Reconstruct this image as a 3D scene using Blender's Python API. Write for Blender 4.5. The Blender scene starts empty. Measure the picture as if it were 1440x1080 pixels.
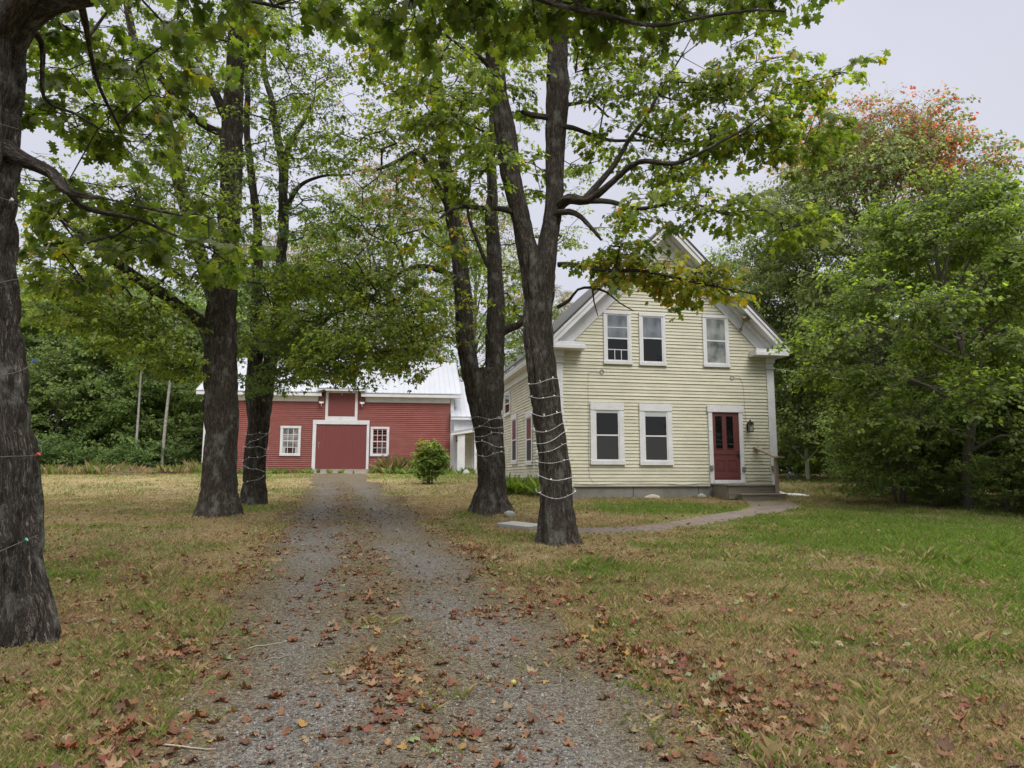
import bpy, math, random
import numpy as np
from mathutils import Vector, Matrix

C = bpy.context.scene.collection
S = bpy.context.scene
R = math.radians
PI = math.pi
rng = np.random.default_rng(7)
random.seed(7)

# ------------------------------------------------------------------ camera, sky, sun, exposure
PITCH = math.atan(0.132)
EYE = 1.6
cam_d = bpy.data.cameras.new('camera')
cam_d.sensor_width = 36; cam_d.lens = 25.0
cam_d.clip_start = 0.05; cam_d.clip_end = 2000
cam = bpy.data.objects.new('camera', cam_d); C.objects.link(cam)
cam.location = (0, 0, EYE); cam.rotation_euler = (PI/2 + PITCH, 0, 0)
S.camera = cam
SUN_EL, SUN_AZ = 50, 150      # azimuth measured clockwise from +Y (the view direction)
W = bpy.data.worlds.new('World'); S.world = W; W.use_nodes = True
nt = W.node_tree; nt.nodes.clear()
def wn(t, **k):
    n = nt.nodes.new(t)
    for a, b in k.items(): setattr(n, a, b)
    return n
sky = wn('ShaderNodeTexSky', sky_type='NISHITA', sun_disc=False)
sky.sun_elevation = R(SUN_EL); sky.sun_rotation = R(SUN_AZ)
bg_sky = wn('ShaderNodeBackground'); bg_sky.inputs[1].default_value = 0.10
nt.links.new(sky.outputs[0], bg_sky.inputs[0])
# a layer of overcast cloud: brighter towards the zenith, softly mottled
tc = wn('ShaderNodeTexCoord'); sep = wn('ShaderNodeSeparateXYZ')
nt.links.new(tc.outputs['Generated'], sep.inputs[0])
ramp = wn('ShaderNodeValToRGB')
e = ramp.color_ramp.elements
e[0].position = 0.0; e[0].color = (.52, .525, .57, 1)
e[1].position = 1.0; e[1].color = (1, .975, .93, 1)
m_ = e.new(.35); m_.color = (.485, .49, .55, 1)
m_ = e.new(.6); m_.color = (.475, .478, .55, 1)
nt.links.new(sep.outputs['Z'], ramp.inputs[0])
ns = wn('ShaderNodeTexNoise'); ns.inputs['Scale'].default_value = 2.2; ns.inputs['Detail'].default_value = 4
nt.links.new(tc.outputs['Generated'], ns.inputs['Vector'])
mr = wn('ShaderNodeMapRange'); mr.inputs[3].default_value = .80; mr.inputs[4].default_value = 1.20
nt.links.new(ns.outputs['Fac'], mr.inputs[0])
zr = wn('ShaderNodeMapRange'); zr.inputs[1].default_value = .58; zr.inputs[2].default_value = .95
zr.inputs[3].default_value = 1.0; zr.inputs[4].default_value = 3.4
nt.links.new(sep.outputs['Z'], zr.inputs[0])
mu = wn('ShaderNodeMath', operation='MULTIPLY'); nt.links.new(mr.outputs[0], mu.inputs[0]); nt.links.new(zr.outputs[0], mu.inputs[1])
bg_c = wn('ShaderNodeBackground')
nt.links.new(ramp.outputs[0], bg_c.inputs[0]); nt.links.new(mu.outputs[0], bg_c.inputs[1])
mix = wn('ShaderNodeMixShader'); mix.inputs[0].default_value = .92
out = wn('ShaderNodeOutputWorld')
nt.links.new(bg_sky.outputs[0], mix.inputs[1]); nt.links.new(bg_c.outputs[0], mix.inputs[2]); nt.links.new(mix.outputs[0], out.inputs[0])
sun_d = bpy.data.lights.new('sun', 'SUN'); sun_d.energy = 1.4; sun_d.angle = R(25); sun_d.color = (1, .96, .90)
sun = bpy.data.objects.new('sun', sun_d); C.objects.link(sun)
sd = Vector((math.sin(R(SUN_AZ))*math.cos(R(SUN_EL)), math.cos(R(SUN_AZ))*math.cos(R(SUN_EL)), math.sin(R(SUN_EL))))
sun.rotation_euler = sd.to_track_quat('Z', 'Y').to_euler(); sun.location = (0, 0, 30)
S.view_settings.view_transform = 'Standard'; S.view_settings.look = 'None'
S.view_settings.exposure = 0.62; S.view_settings.gamma = 1; S.view_settings.use_curve_mapping = False
S.cycles.max_bounces = 7; S.cycles.diffuse_bounces = 4; S.cycles.glossy_bounces = 3; S.cycles.transmission_bounces = 4
S.cycles.transparent_max_bounces = 4
S.cycles.use_denoising = True

# ------------------------------------------------------------------ helpers
cp_, sp_ = math.cos(PITCH), math.sin(PITCH)
def at(px, py, Y):
    """world point that the photograph shows at pixel (px, py), Y metres down the drive"""
    x, u = (px-720)/1000, (540-py)/1000
    t = Y/(cp_ - u*sp_)
    return np.array((t*x, Y, EYE + t*(sp_ + u*cp_)))
def pr(wpx, p):
    """radius in metres of a limb that is wpx pixels wide at point p"""
    return wpx/2000*(p[1]*cp_ + (p[2]-EYE)*sp_)

def _h(i, j, k):
    n = (i*374761393 + j*668265263 + k*1274126177) & 0x7fffffff
    n = ((n ^ (n >> 13))*1103515245 + 12345) & 0x7fffffff
    return ((n ^ (n >> 16)) & 0xffff)/65535.0
def vnoise(p):
    p = np.asarray(p, float); i = np.floor(p).astype(np.int64); f = p - i; f = f*f*(3-2*f)
    x, y, z = i[..., 0], i[..., 1], i[..., 2]; a, b, c = f[..., 0], f[..., 1], f[..., 2]
    r = 0
    for dx in (0, 1):
        for dy in (0, 1):
            for dz in (0, 1):
                r = r + _h(x+dx, y+dy, z+dz)*(a if dx else 1-a)*(b if dy else 1-b)*(c if dz else 1-c)
    return r
def fbm2(x, y, s, oct=4, seed=0):
    r = 0; a = .5; t = 0
    for o in range(oct):
        r = r + a*vnoise(np.stack([x*s, y*s, np.full_like(x, seed*7.3+o*3.1)], -1)); t += a; a *= .5; s *= 2.1
    return r/t

def new_mesh(name, V, F, k=3):
    """V (n,3), F (m,k) arrays"""
    me = bpy.data.meshes.new(name)
    V = np.ascontiguousarray(V, np.float32); F = np.ascontiguousarray(F, np.int32)
    k = F.shape[1]
    me.vertices.add(len(V)); me.vertices.foreach_set('co', V.ravel())
    me.loops.add(F.size); me.loops.foreach_set('vertex_index', F.ravel())
    me.polygons.add(len(F))
    me.polygons.foreach_set('loop_start', np.arange(0, F.size, k, dtype=np.int32))
    me.polygons.foreach_set('loop_total', np.full(len(F), k, np.int32))
    me.update(calc_edges=True)
    return me
def set_col(me, col, name='col'):
    a = me.attributes.new(name, 'FLOAT_COLOR', 'POINT')
    c = np.ones((len(col), 4), np.float32); c[:, :3] = col
    a.data.foreach_set('color', c.ravel())
def set_vec(me, v, name='bk'):
    a = me.attributes.new(name, 'FLOAT_VECTOR', 'POINT'); a.data.foreach_set('vector', np.ascontiguousarray(v, np.float32).ravel())
def smooth(me):
    me.polygons.foreach_set('use_smooth', np.ones(len(me.polygons), bool))
def link(name, me, mat, parent=None):
    if mat is not None and not me.materials: me.materials.append(mat)
    o = bpy.data.objects.new(name, me); C.objects.link(o)
    if parent is not None: o.parent = parent
    return o
def tag(o, label=None, cat=None, group=None, kind=None):
    if label: o['label'] = label
    if cat: o['category'] = cat
    if group: o['group'] = group
    if kind: o['kind'] = kind
    return o
def empty(name, loc=(0, 0, 0), rz=0):
    o = bpy.data.objects.new(name, None); C.objects.link(o); o.location = loc; o.rotation_euler = (0, 0, rz)
    o.empty_display_size = .1
    return o

class MB:
    """collects boxes, prisms and tubes, builds ONE mesh object"""
    def __init__(s): s.v = []; s.f = []
    def add(s, vs, fs):
        n = len(s.v); s.v += [tuple(v) for v in vs]; s.f += [tuple(i+n for i in f) for f in fs]
    def box(s, x0, x1, y0, y1, z0, z1):
        s.add([(x0,y0,z0),(x1,y0,z0),(x1,y1,z0),(x0,y1,z0),(x0,y0,z1),(x1,y0,z1),(x1,y1,z1),(x0,y1,z1)],
              [(0,3,2,1),(4,5,6,7),(0,1,5,4),(1,2,6,5),(2,3,7,6),(3,0,4,7)])
        return s
    def prism(s, prof, y0, y1, axis='y'):
        """profile [(x,z)] extruded along y (or [(y,z)] along x)"""
        n = len(prof)
        f = (lambda a, b, t: (a, t, b)) if axis == 'y' else (lambda a, b, t: (t, a, b))
        if axis == 'z': f = lambda a, b, t: (a, b, t)
        vs = [f(a, b, y0) for a, b in prof] + [f(a, b, y1) for a, b in prof]
        fs = [tuple(range(n)), tuple(range(2*n-1, n-1, -1))] + [(i, i+n, (i+1) % n+n, (i+1) % n) for i in range(n)]
        s.add(vs, fs); return s
    def tube(s, pts, r, n=6, cap=True):
        pts = [Vector(p) for p in pts]; rings = []
        rr = r if isinstance(r, (list, tuple)) else [r]*len(pts)
        for i, p in enumerate(pts):
            d = (pts[min(i+1, len(pts)-1)] - pts[max(i-1, 0)]).normalized()
            a = d.orthogonal().normalized() if i == 0 else (rings[-1][1] - d*rings[-1][1].dot(d)).normalized()
            b = d.cross(a); rings.append(([p + (a*math.cos(2*PI*k/n) + b*math.sin(2*PI*k/n))*rr[i] for k in range(n)], a))
        vs = [v for q in rings for v in q[0]]; fs = []
        for i in range(len(pts)-1):
            for k in range(n): fs.append((i*n+k, i*n+(k+1) % n, (i+1)*n+(k+1) % n, (i+1)*n+k))
        if cap: fs += [tuple(range(n))[::-1], tuple(range((len(pts)-1)*n, len(pts)*n))]
        s.add(vs, fs); return s
    def ball(s, c, r, n=8, m=6, sq=1):
        vs = [(c[0], c[1], c[2]-r*sq)]; fs = []
        for i in range(1, m):
            for k in range(n):
                a = -PI/2 + PI*i/m
                vs.append((c[0]+r*math.cos(a)*math.cos(2*PI*k/n), c[1]+r*math.cos(a)*math.sin(2*PI*k/n), c[2]+r*sq*math.sin(a)))
        vs.append((c[0], c[1], c[2]+r*sq)); L = len(vs)-1
        for k in range(n):
            fs.append((0, 1+(k+1) % n, 1+k)); fs.append((L, 1+(m-2)*n+k, 1+(m-2)*n+(k+1) % n))
            for i in range(m-2): fs.append((1+i*n+k, 1+i*n+(k+1) % n, 1+(i+1)*n+(k+1) % n, 1+(i+1)*n+k))
        s.add(vs, fs); return s
    def build(s, name, mat, parent=None, sm=False, bevel=0):
        me = bpy.data.meshes.new(name); me.from_pydata(s.v, [], s.f); me.update()
        if sm: smooth(me)
        o = link(name, me, mat, parent)
        if bevel:
            b = o.modifiers.new('bevel', 'BEVEL'); b.width = bevel; b.segments = 2; b.limit_method = 'ANGLE'
        return o

# ------------------------------------------------------------------ materials
def mat(name):
    m = bpy.data.materials.new(name); m.use_nodes = True
    t = m.node_tree; b = t.nodes['Principled BSDF']
    return m, t, b
def nd(t, ty, **k):
    n = t.nodes.new(ty)
    for a, b in k.items():
        if a.startswith('i_'): n.inputs[a[2:].replace('_', ' ')].default_value = b
        else: setattr(n, a, b)
    return n
def rampn(t, stops):
    r = t.nodes.new('ShaderNodeValToRGB'); e = r.color_ramp.elements
    e[0].position, e[0].color = stops[0][0], (*stops[0][1], 1)
    e[1].position, e[1].color = stops[-1][0], (*stops[-1][1], 1)
    for p, c in stops[1:-1]:
        q = e.new(p); q.color = (*c, 1)
    return r
def mapping(t, src, scale, rot=(0, 0, 0)):
    m = t.nodes.new('ShaderNodeMapping'); m.inputs['Scale'].default_value = scale; m.inputs['Rotation'].default_value = rot
    t.links.new(src, m.inputs[0]); return m.outputs[0]
def painted(name, col, rough=.55, dirt=(.25, .23, .2), amt=.25, scale=3.0, stretch=(1, 1, 1), spots=0, metallic=0, bump=.0, streak=None):
    m, t, b = mat(name)
    tc = nd(t, 'ShaderNodeTexCoord')
    v = mapping(t, tc.outputs['Object'], stretch)
    n = nd(t, 'ShaderNodeTexNoise', i_Scale=scale, i_Detail=8.0, i_Roughness=.65); t.links.new(v, n.inputs['Vector'])
    r = nd(t, 'ShaderNodeMapRange'); r.inputs[1].default_value = .42; r.inputs[2].default_value = .78; r.inputs[4].default_value = amt
    t.links.new(n.outputs['Fac'], r.inputs[0])
    mx = nd(t, 'ShaderNodeMix', data_type='RGBA'); mx.inputs[6].default_value = (*col, 1); mx.inputs[7].default_value = (*dirt, 1)
    t.links.new(r.outputs[0], mx.inputs[0]); last = mx.outputs[2]
    if spots:
        n2 = nd(t, 'ShaderNodeTexNoise', i_Scale=scale*9, i_Detail=5.0); t.links.new(v, n2.inputs['Vector'])
        r2 = nd(t, 'ShaderNodeMapRange'); r2.inputs[1].default_value = .62; r2.inputs[2].default_value = .70; r2.inputs[4].default_value = spots
        t.links.new(n2.outputs['Fac'], r2.inputs[0])
        m2 = nd(t, 'ShaderNodeMix', data_type='RGBA'); m2.inputs[7].default_value = (*dirt, 1)
        t.links.new(r2.outputs[0], m2.inputs[0]); t.links.new(last, m2.inputs[6]); last = m2.outputs[2]
    t.links.new(last, b.inputs['Base Color'])
    b.inputs['Roughness'].default_value = rough; b.inputs['Metallic'].default_value = metallic
    if bump:
        bp = nd(t, 'ShaderNodeBump', i_Strength=bump, i_Distance=.01)
        nb = nd(t, 'ShaderNodeTexNoise', i_Scale=scale*12, i_Detail=4.0); t.links.new(v, nb.inputs['Vector'])
        t.links.new(nb.outputs['Fac'], bp.inputs['Height']); t.links.new(bp.outputs[0], b.inputs['Normal'])
    return m
M = {}
M['white'] = painted('white paint', (.64, .64, .66), .5, (.36, .35, .33), .45, 2.2, spots=.35)
M['cream'] = painted('pale yellow clapboard paint', (.545, .525, .405), .6, (.36, .34, .25), .75, 1.3, (1, 1, 2.5), spots=.18)
M['red'] = painted('barn red paint', (.205, .048, .034), .65, (.36, .13, .12), .4, 1.2, (1, 1, 3), spots=.3)
M['reddoor'] = painted('faded red door paint', (.165, .038, .034), .55, (.13, .03, .03), .5, 2.0, (4, 1, .6), spots=.15, bump=.3)
M['maroon'] = painted('maroon paint', (.118, .034, .034), .45, (.14, .03, .03), .3, 3)
M['concrete'] = painted('weathered concrete', (.20, .195, .18), .85, (.09, .085, .07), .7, 2.5, spots=.4, bump=.5)
M['stone'] = painted('pale granite', (.27, .27, .25), .8, (.25, .25, .21), .5, 4, spots=.4, bump=.5)
M['rock'] = painted('tan fieldstone', (.38, .31, .24), .85, (.22, .18, .14), .6, 5, bump=.6)
M['oldwood'] = painted('weathered grey wood', (.20, .175, .14), .8, (.09, .08, .065), .6, 2, (1, 12, 12), bump=.5)
M['postwood'] = painted('weathered tan wood', (.24, .20, .145), .8, (.18, .15, .11), .6, 3, (8, 8, 1), bump=.4)
M['metal'] = painted('galvanised roof metal', (.36, .375, .41), .5, (.26, .27, .30), .5, .6, (1, .2, 1), metallic=.1)
M['shingle'] = painted('dark roof shingle', (.06, .06, .058), .9, (.03, .03, .03), .6, 4, bump=.4)
M['greywood'] = painted('silvered wood', (.62, .61, .57), .8, (.35, .34, .3), .4, 4)
M['black'] = painted('black iron', (.02, .02, .02), .4, (.05, .04, .03), .3, 8)
M['wire'] = painted('pale cable', (.62, .62, .60), .5)
M['darkwire'] = painted('dark cable', (.12, .12, .11), .6)
M['twig'] = painted('dry twig bark', (.33, .29, .24), .85, (.18, .15, .12), .5, 12)
M['plastic'] = painted('white plastic', (.8, .8, .8), .35)
M['blue'] = painted('blue plastic', (.08, .25, .5), .35)
M['curtain'] = painted('pale curtain', (.45, .47, .47), .9, (.3, .32, .32), .5, 6, (6, 1, 1))
M['lampglass'] = painted('smoked lamp glass', (.32, .33, .33), .12)
def glass(name, col, rough=.04, spec=.5):
    m, t, b = mat(name); b.inputs['Base Color'].default_value = (*col, 1); b.inputs['Roughness'].default_value = rough
    b.inputs['Specular IOR Level'].default_value = spec
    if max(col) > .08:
        tq = nd(t, 'ShaderNodeTexCoord'); nq = nd(t, 'ShaderNodeTexNoise', i_Scale=2.6, i_Detail=5.0); t.links.new(mapping(t, tq.outputs['Object'], (1.3, 1, .9)), nq.inputs['Vector'])  # mottled base colour paints in curtain folds and reflections
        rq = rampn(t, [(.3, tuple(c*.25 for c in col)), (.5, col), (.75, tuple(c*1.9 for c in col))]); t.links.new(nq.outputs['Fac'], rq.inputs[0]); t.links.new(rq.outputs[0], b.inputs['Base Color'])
    tc = nd(t, 'ShaderNodeTexCoord'); n = nd(t, 'ShaderNodeTexNoise', i_Scale=1.7, i_Detail=2.0); t.links.new(tc.outputs['Object'], n.inputs['Vector'])
    bp = nd(t, 'ShaderNodeBump', i_Strength=.08, i_Distance=.05); t.links.new(n.outputs['Fac'], bp.inputs['Height']); t.links.new(bp.outputs[0], b.inputs['Normal'])
    return m
M['glass'] = glass('dark window glass', (.006, .007, .007), .04, .35)
M['screen'] = glass('insect screen over glass', (.042, .043, .045), .5, .2)
M['glassbright'] = glass('window glass with painted sky reflection', (.10, .115, .13), .03, 1.0)  # sky reflection put into the pale base colour
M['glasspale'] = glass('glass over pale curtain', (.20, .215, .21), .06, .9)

def leaf_mat(name, trans=.5, gloss=.5):
    m = bpy.data.materials.new(name); m.use_nodes = True; t = m.node_tree; t.nodes.clear()
    a = nd(t, 'ShaderNodeAttribute', attribute_name='col')
    d = nd(t, 'ShaderNodeBsdfPrincipled'); d.inputs['Roughness'].default_value = gloss; d.inputs['Specular IOR Level'].default_value = .35
    hsv = nd(t, 'ShaderNodeHueSaturation'); hsv.inputs['Saturation'].default_value = 1.12; hsv.inputs['Value'].default_value = 2.5
    tr = nd(t, 'ShaderNodeBsdfTranslucent'); mx = nd(t, 'ShaderNodeMixShader'); mx.inputs[0].default_value = trans
    o = nd(t, 'ShaderNodeOutputMaterial')
    t.links.new(a.outputs['Color'], d.inputs['Base Color']); t.links.new(a.outputs['Color'], hsv.inputs['Color']); t.links.new(hsv.outputs[0], tr.inputs[0])
    t.links.new(d.outputs[0], mx.inputs[1]); t.links.new(tr.outputs[0], mx.inputs[2]); t.links.new(mx.outputs[0], o.inputs[0])
    return m
M['leaf'] = leaf_mat('living leaves')
M['litter'] = leaf_mat('dead leaves', .12, .6)
M['grass'] = leaf_mat('grass blades', .3, .6)

def bark_mat(name, dark, mid, light, lich, scale=1.0):
    m, t, b = mat(name)
    a = nd(t, 'ShaderNodeAttribute', attribute_name='bk')
    v = mapping(t, a.outputs['Vector'], (scale, scale, scale*.15))
    nz = nd(t, 'ShaderNodeTexNoise', i_Scale=6.0, i_Detail=7.0, i_Roughness=.75); t.links.new(v, nz.inputs['Vector'])
    va = nd(t, 'ShaderNodeMix', data_type='RGBA', blend_type='LINEAR_LIGHT'); va.inputs[0].default_value = .22
    t.links.new(v, va.inputs[6]); t.links.new(nz.outputs['Color'], va.inputs[7])
    vo = nd(t, 'ShaderNodeTexVoronoi', feature='DISTANCE_TO_EDGE', i_Scale=23.0, i_Randomness=1.0); t.links.new(va.outputs[2], vo.inputs['Vector'])
    r1 = nd(t, 'ShaderNodeMapRange'); r1.inputs[1].default_value = .0; r1.inputs[2].default_value = .42; t.links.new(vo.outputs['Distance'], r1.inputs[0])
    n2 = nd(t, 'ShaderNodeTexNoise', i_Scale=34.0, i_Detail=8.0, i_Roughness=.7); t.links.new(v, n2.inputs['Vector'])
    h = nd(t, 'ShaderNodeMath', operation='MULTIPLY_ADD'); h.inputs[1].default_value = 1.1
    t.links.new(n2.outputs['Fac'], h.inputs[0]); t.links.new(r1.outputs[0], h.inputs[2])
    hh = nd(t, 'ShaderNodeMath', operation='MULTIPLY'); hh.inputs[1].default_value = .52; t.links.new(h.outputs[0], hh.inputs[0])
    cr = rampn(t, [(0.22, dark), (.52, mid), (.86, light)]); t.links.new(hh.outputs[0], cr.inputs[0])
    n3 = nd(t, 'ShaderNodeTexNoise', i_Scale=5.0, i_Detail=6.0, i_Roughness=.7); t.links.new(mapping(t, a.outputs['Vector'], (scale, scale, scale*.6)), n3.inputs['Vector'])
    r3 = nd(t, 'ShaderNodeMapRange'); r3.inputs[1].default_value = .52; r3.inputs[2].default_value = .64; r3.inputs[4].default_value = .60; t.links.new(n3.outputs['Fac'], r3.inputs[0])
    mx = nd(t, 'ShaderNodeMix', data_type='RGBA'); mx.inputs[7].default_value = (*lich, 1)
    t.links.new(r3.outputs[0], mx.inputs[0]); t.links.new(cr.outputs[0], mx.inputs[6]); t.links.new(mx.outputs[2], b.inputs['Base Color'])
    b.inputs['Roughness'].default_value = .9; b.inputs['Specular IOR Level'].default_value = .2
    bp = nd(t, 'ShaderNodeBump', i_Strength=1.0, i_Distance=.05); t.links.new(hh.outputs[0], bp.inputs['Height']); t.links.new(bp.outputs[0], b.inputs['Normal'])
    return m
M['bark'] = bark_mat('furrowed maple bark', (.010, .008, .006), (.100, .082, .067), (.27, .23, .19), (.27, .275, .245))
M['bark_near'] = bark_mat('shaggy maple bark', (.008, .007, .006), (.096, .080, .067), (.29, .25, .21), (.34, .35, .31), 1.0)
M['bark_far'] = painted('forest bark', (.10, .085, .07), .9, (.2, .19, .17), .4, 5, (1, 1, .2))
M['birch'] = painted('pale birch bark', (.34, .33, .30), .8, (.08, .075, .07), .9, 3, (1, 1, 3), spots=.7)

# ------------------------------------------------------------------ the lie of the land
_ty = np.arange(-80, 400, .5)
_tz = np.interp(_ty, [-80, 0, 12, 16, 20.5, 26, 30, 36, 45, 60, 400], [-3, 0, .60, .78, .99, 1.28, 1.5, 1.74, 1.78, 1.8, 1.9])
_k = np.exp(-np.linspace(-2, 2, 9)**2); _k /= _k.sum(); _tz = np.convolve(np.pad(_tz, 4, 'edge'), _k, 'valid')
TREES = [(.74, 11.3), (-.48, 16.1), (-6.2, 15.3), (-6.5, 18.3), (-4.1, 5.75)]
def gh(x, y):
    x = np.asarray(x, float); y = np.asarray(y, float)
    h = np.interp(y, _ty, _tz)
    h = h + .12*np.exp(-((x+9.6)**2/14 + (y-41)**2/14))
    h = h + (fbm2(x, y, .35, 3, 1)-.5)*.10*np.clip(1.2-np.abs(x-4)/60, .3, 1)
    for tx, ty in TREES: h = h + .07*np.exp(-((x-tx)**2+(y-ty)**2)/.9)
    h = h - .03*np.exp(-((x-(edL(y)+.75))**2)/.12) - .03*np.exp(-((x-(edR(y)-.75))**2)/.12)
    return h
def edL(y): return np.interp(y, [-20, 0, 3.5, 5.75, 9, 16.3, 23.5, 33, 40, 60], [-1.2, -1.45, -1.85, -2.45, -3.2, -5.0, -6.7, -9.3, -11.3, -12])
def edR(y): return np.interp(y, [-20, 0, 3.5, 5.75, 9, 16.3, 23.5, 33, 40, 60], [2.2, 1.9, 1.35, .75, -.15, -2.1, -4.0, -6.6, -8.2, -9])
def gz(x, y): return float(gh(np.array([x]), np.array([y]))[0])

GREEN = [(8.5, 12.5, 4.8, 4.8, 1.3), (7.2, 7.5, 2.6, 3.4, 1.1), (6.2, 12.5, 1.6, 2.2, .8), (4.6, 5.0, 1.0, .6, .8), (3.2, 17.2, 2.2, 1.5, 1.1), (6.5, 17, 3, 2, .8), (5.2, 6.3, 1.1, .9, .8), (-3.2, 6.9, .9, .6, .55), (-2.3, 4.7, .5, .6, .4),
         (1.1, 8.5, .45, 1.6, .45), (.2, 12.2, .8, .9, .5), (-.9, 15, .6, 3, .6), (-6.6, 17, 1.6, 1.5, .6), (-12, 33, 5, 2.5, .5), (-3, 33, 4, 5, .6), (2.6, 6.0, .5, .5, .4), (13, 26, 3, 6, .6), (-5.5, 9, 2, 1.5, .3), (10, 11, 3, 3, .6)]
BARE = [(3.0, 5.6, 1.5, .9, .7), (-5.5, 11.5, 2, 1.3, .6), (-.1, 15.0, 1.2, .9, .95), (-3.4, 25, 2.0, 1.0, .8), (-3.2, 27.3, .8, .6, .8), (9.3, 19.5, 1.5, 1.2, .6), (11, 15, 2.0, 2.5, .8), (-6.4, 11, 1, 3, .4), (-3.7, 5.2, 1, .5, .6)]
def masks(x, y):
    n = fbm2(x, y, 1.1, 4, 2); n2 = fbm2(x, y, .45, 3, 5)
    g = np.full_like(x, .12)
    for a, b, c, d, w in GREEN: g = np.maximum(g, w*np.exp(-((x-a)/c)**2-((y-b)/d)**2))
    g = np.clip((g + (n-.5)*1.5 + (n2-.5)*.7), 0, 1)
    b_ = np.full_like(x, .10)
    for a, b, c, d, w in BARE: b_ = np.maximum(b_, w*np.exp(-((x-a)/c)**2-((y-b)/d)**2))
    dl = np.minimum(np.abs(x-edL(y)), np.abs(x-edR(y)))
    b_ = np.maximum(b_, .55*np.exp(-(dl/.35)**2))
    b_ = np.clip(b_ + (fbm2(x, y, 1.7, 4, 9)-.5)*1.3, 0, 1)
    return g, b_
cG, cT, cB, cY = (np.array(c) for c in ((.088, .132, .030), (.205, .155, .080), (.090, .062, .040), (.27, .22, .11)))
def ground_col(x, y):
    g, b = masks(x, y)
    far = np.clip((y-17)/8, 0, 1)[:, None]*np.clip((-x-2)/3, 0, 1)[:, None]
    dry = cT*(1-far)+cY*far
    c = dry*(1-g[:, None]) + cG*g[:, None]
    return c*(1-b[:, None]*.8) + cB*b[:, None]*.8, g, b

def axis(segs):
    a = [segs[0][0]]
    for s0, s1, st in segs: a += list(np.arange(s0+st, s1+st/2, st))
    return np.array(a)
def grid(xs, ys):
    X, Y = np.meshgrid(xs, ys); nx, ny = len(xs), len(ys)
    idx = np.arange(nx*ny).reshape(ny, nx)
    F = np.stack([idx[:-1, :-1], idx[:-1, 1:], idx[1:, 1:], idx[1:, :-1]], -1).reshape(-1, 4)
    return X.ravel(), Y.ravel(), F
def ground_mat():
    m, t, b = mat('lawn and leaf mould')
    a = nd(t, 'ShaderNodeAttribute', attribute_name='col'); tc = nd(t, 'ShaderNodeTexCoord')
    n = nd(t, 'ShaderNodeTexNoise', i_Scale=22.0, i_Detail=8.0, i_Roughness=.7); t.links.new(tc.outputs['Object'], n.inputs['Vector'])
    r = nd(t, 'ShaderNodeMapRange'); r.inputs[1].default_value = .3; r.inputs[2].default_value = .7; r.inputs[3].default_value = .62; r.inputs[4].default_value = 1.35
    t.links.new(n.outputs['Fac'], r.inputs[0])
    n2 = nd(t, 'ShaderNodeTexNoise', i_Scale=2.4, i_Detail=5.0); t.links.new(tc.outputs['Object'], n2.inputs['Vector'])
    r2 = nd(t, 'ShaderNodeMapRange'); r2.inputs[1].default_value = .3; r2.inputs[2].default_value = .7; r2.inputs[3].default_value = .8; r2.inputs[4].default_value = 1.2
    t.links.new(n2.outputs['Fac'], r2.inputs[0])
    k = nd(t, 'ShaderNodeMath', operation='MULTIPLY'); t.links.new(r.outputs[0], k.inputs[0]); t.links.new(r2.outputs[0], k.inputs[1])
    vm = nd(t, 'ShaderNodeVectorMath', operation='SCALE'); t.links.new(a.outputs['Color'], vm.inputs[0]); t.links.new(k.outputs[0], vm.inputs['Scale'])
    t.links.new(vm.outputs[0], b.inputs['Base Color']); b.inputs['Roughness'].default_value = .95; b.inputs['Specular IOR Level'].default_value = .1
    bp = nd(t, 'ShaderNodeBump', i_Strength=.6, i_Distance=.03); t.links.new(n.outputs['Fac'], bp.inputs['Height']); t.links.new(bp.outputs[0], b.inputs['Normal'])
    return m
xs = axis([(-400, -100, 50), (-100, -40, 10), (-40, -14, .5), (-14, 14, .1), (14, 40, .5), (40, 100, 10), (100, 400, 50)])
ys = axis([(-80, -10, 10), (-10, 2, .5), (2, 24, .1), (24, 50, .4), (50, 100, 5), (100, 400, 50)])
gx, gy, gF = grid(xs, ys)
gc, _, _ = ground_col(gx, gy)
me = new_mesh('ground', np.stack([gx, gy, gh(gx, gy)], -1), gF); smooth(me); set_col(me, gc)
tag(link('ground', me, ground_mat()), kind='structure')

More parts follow.
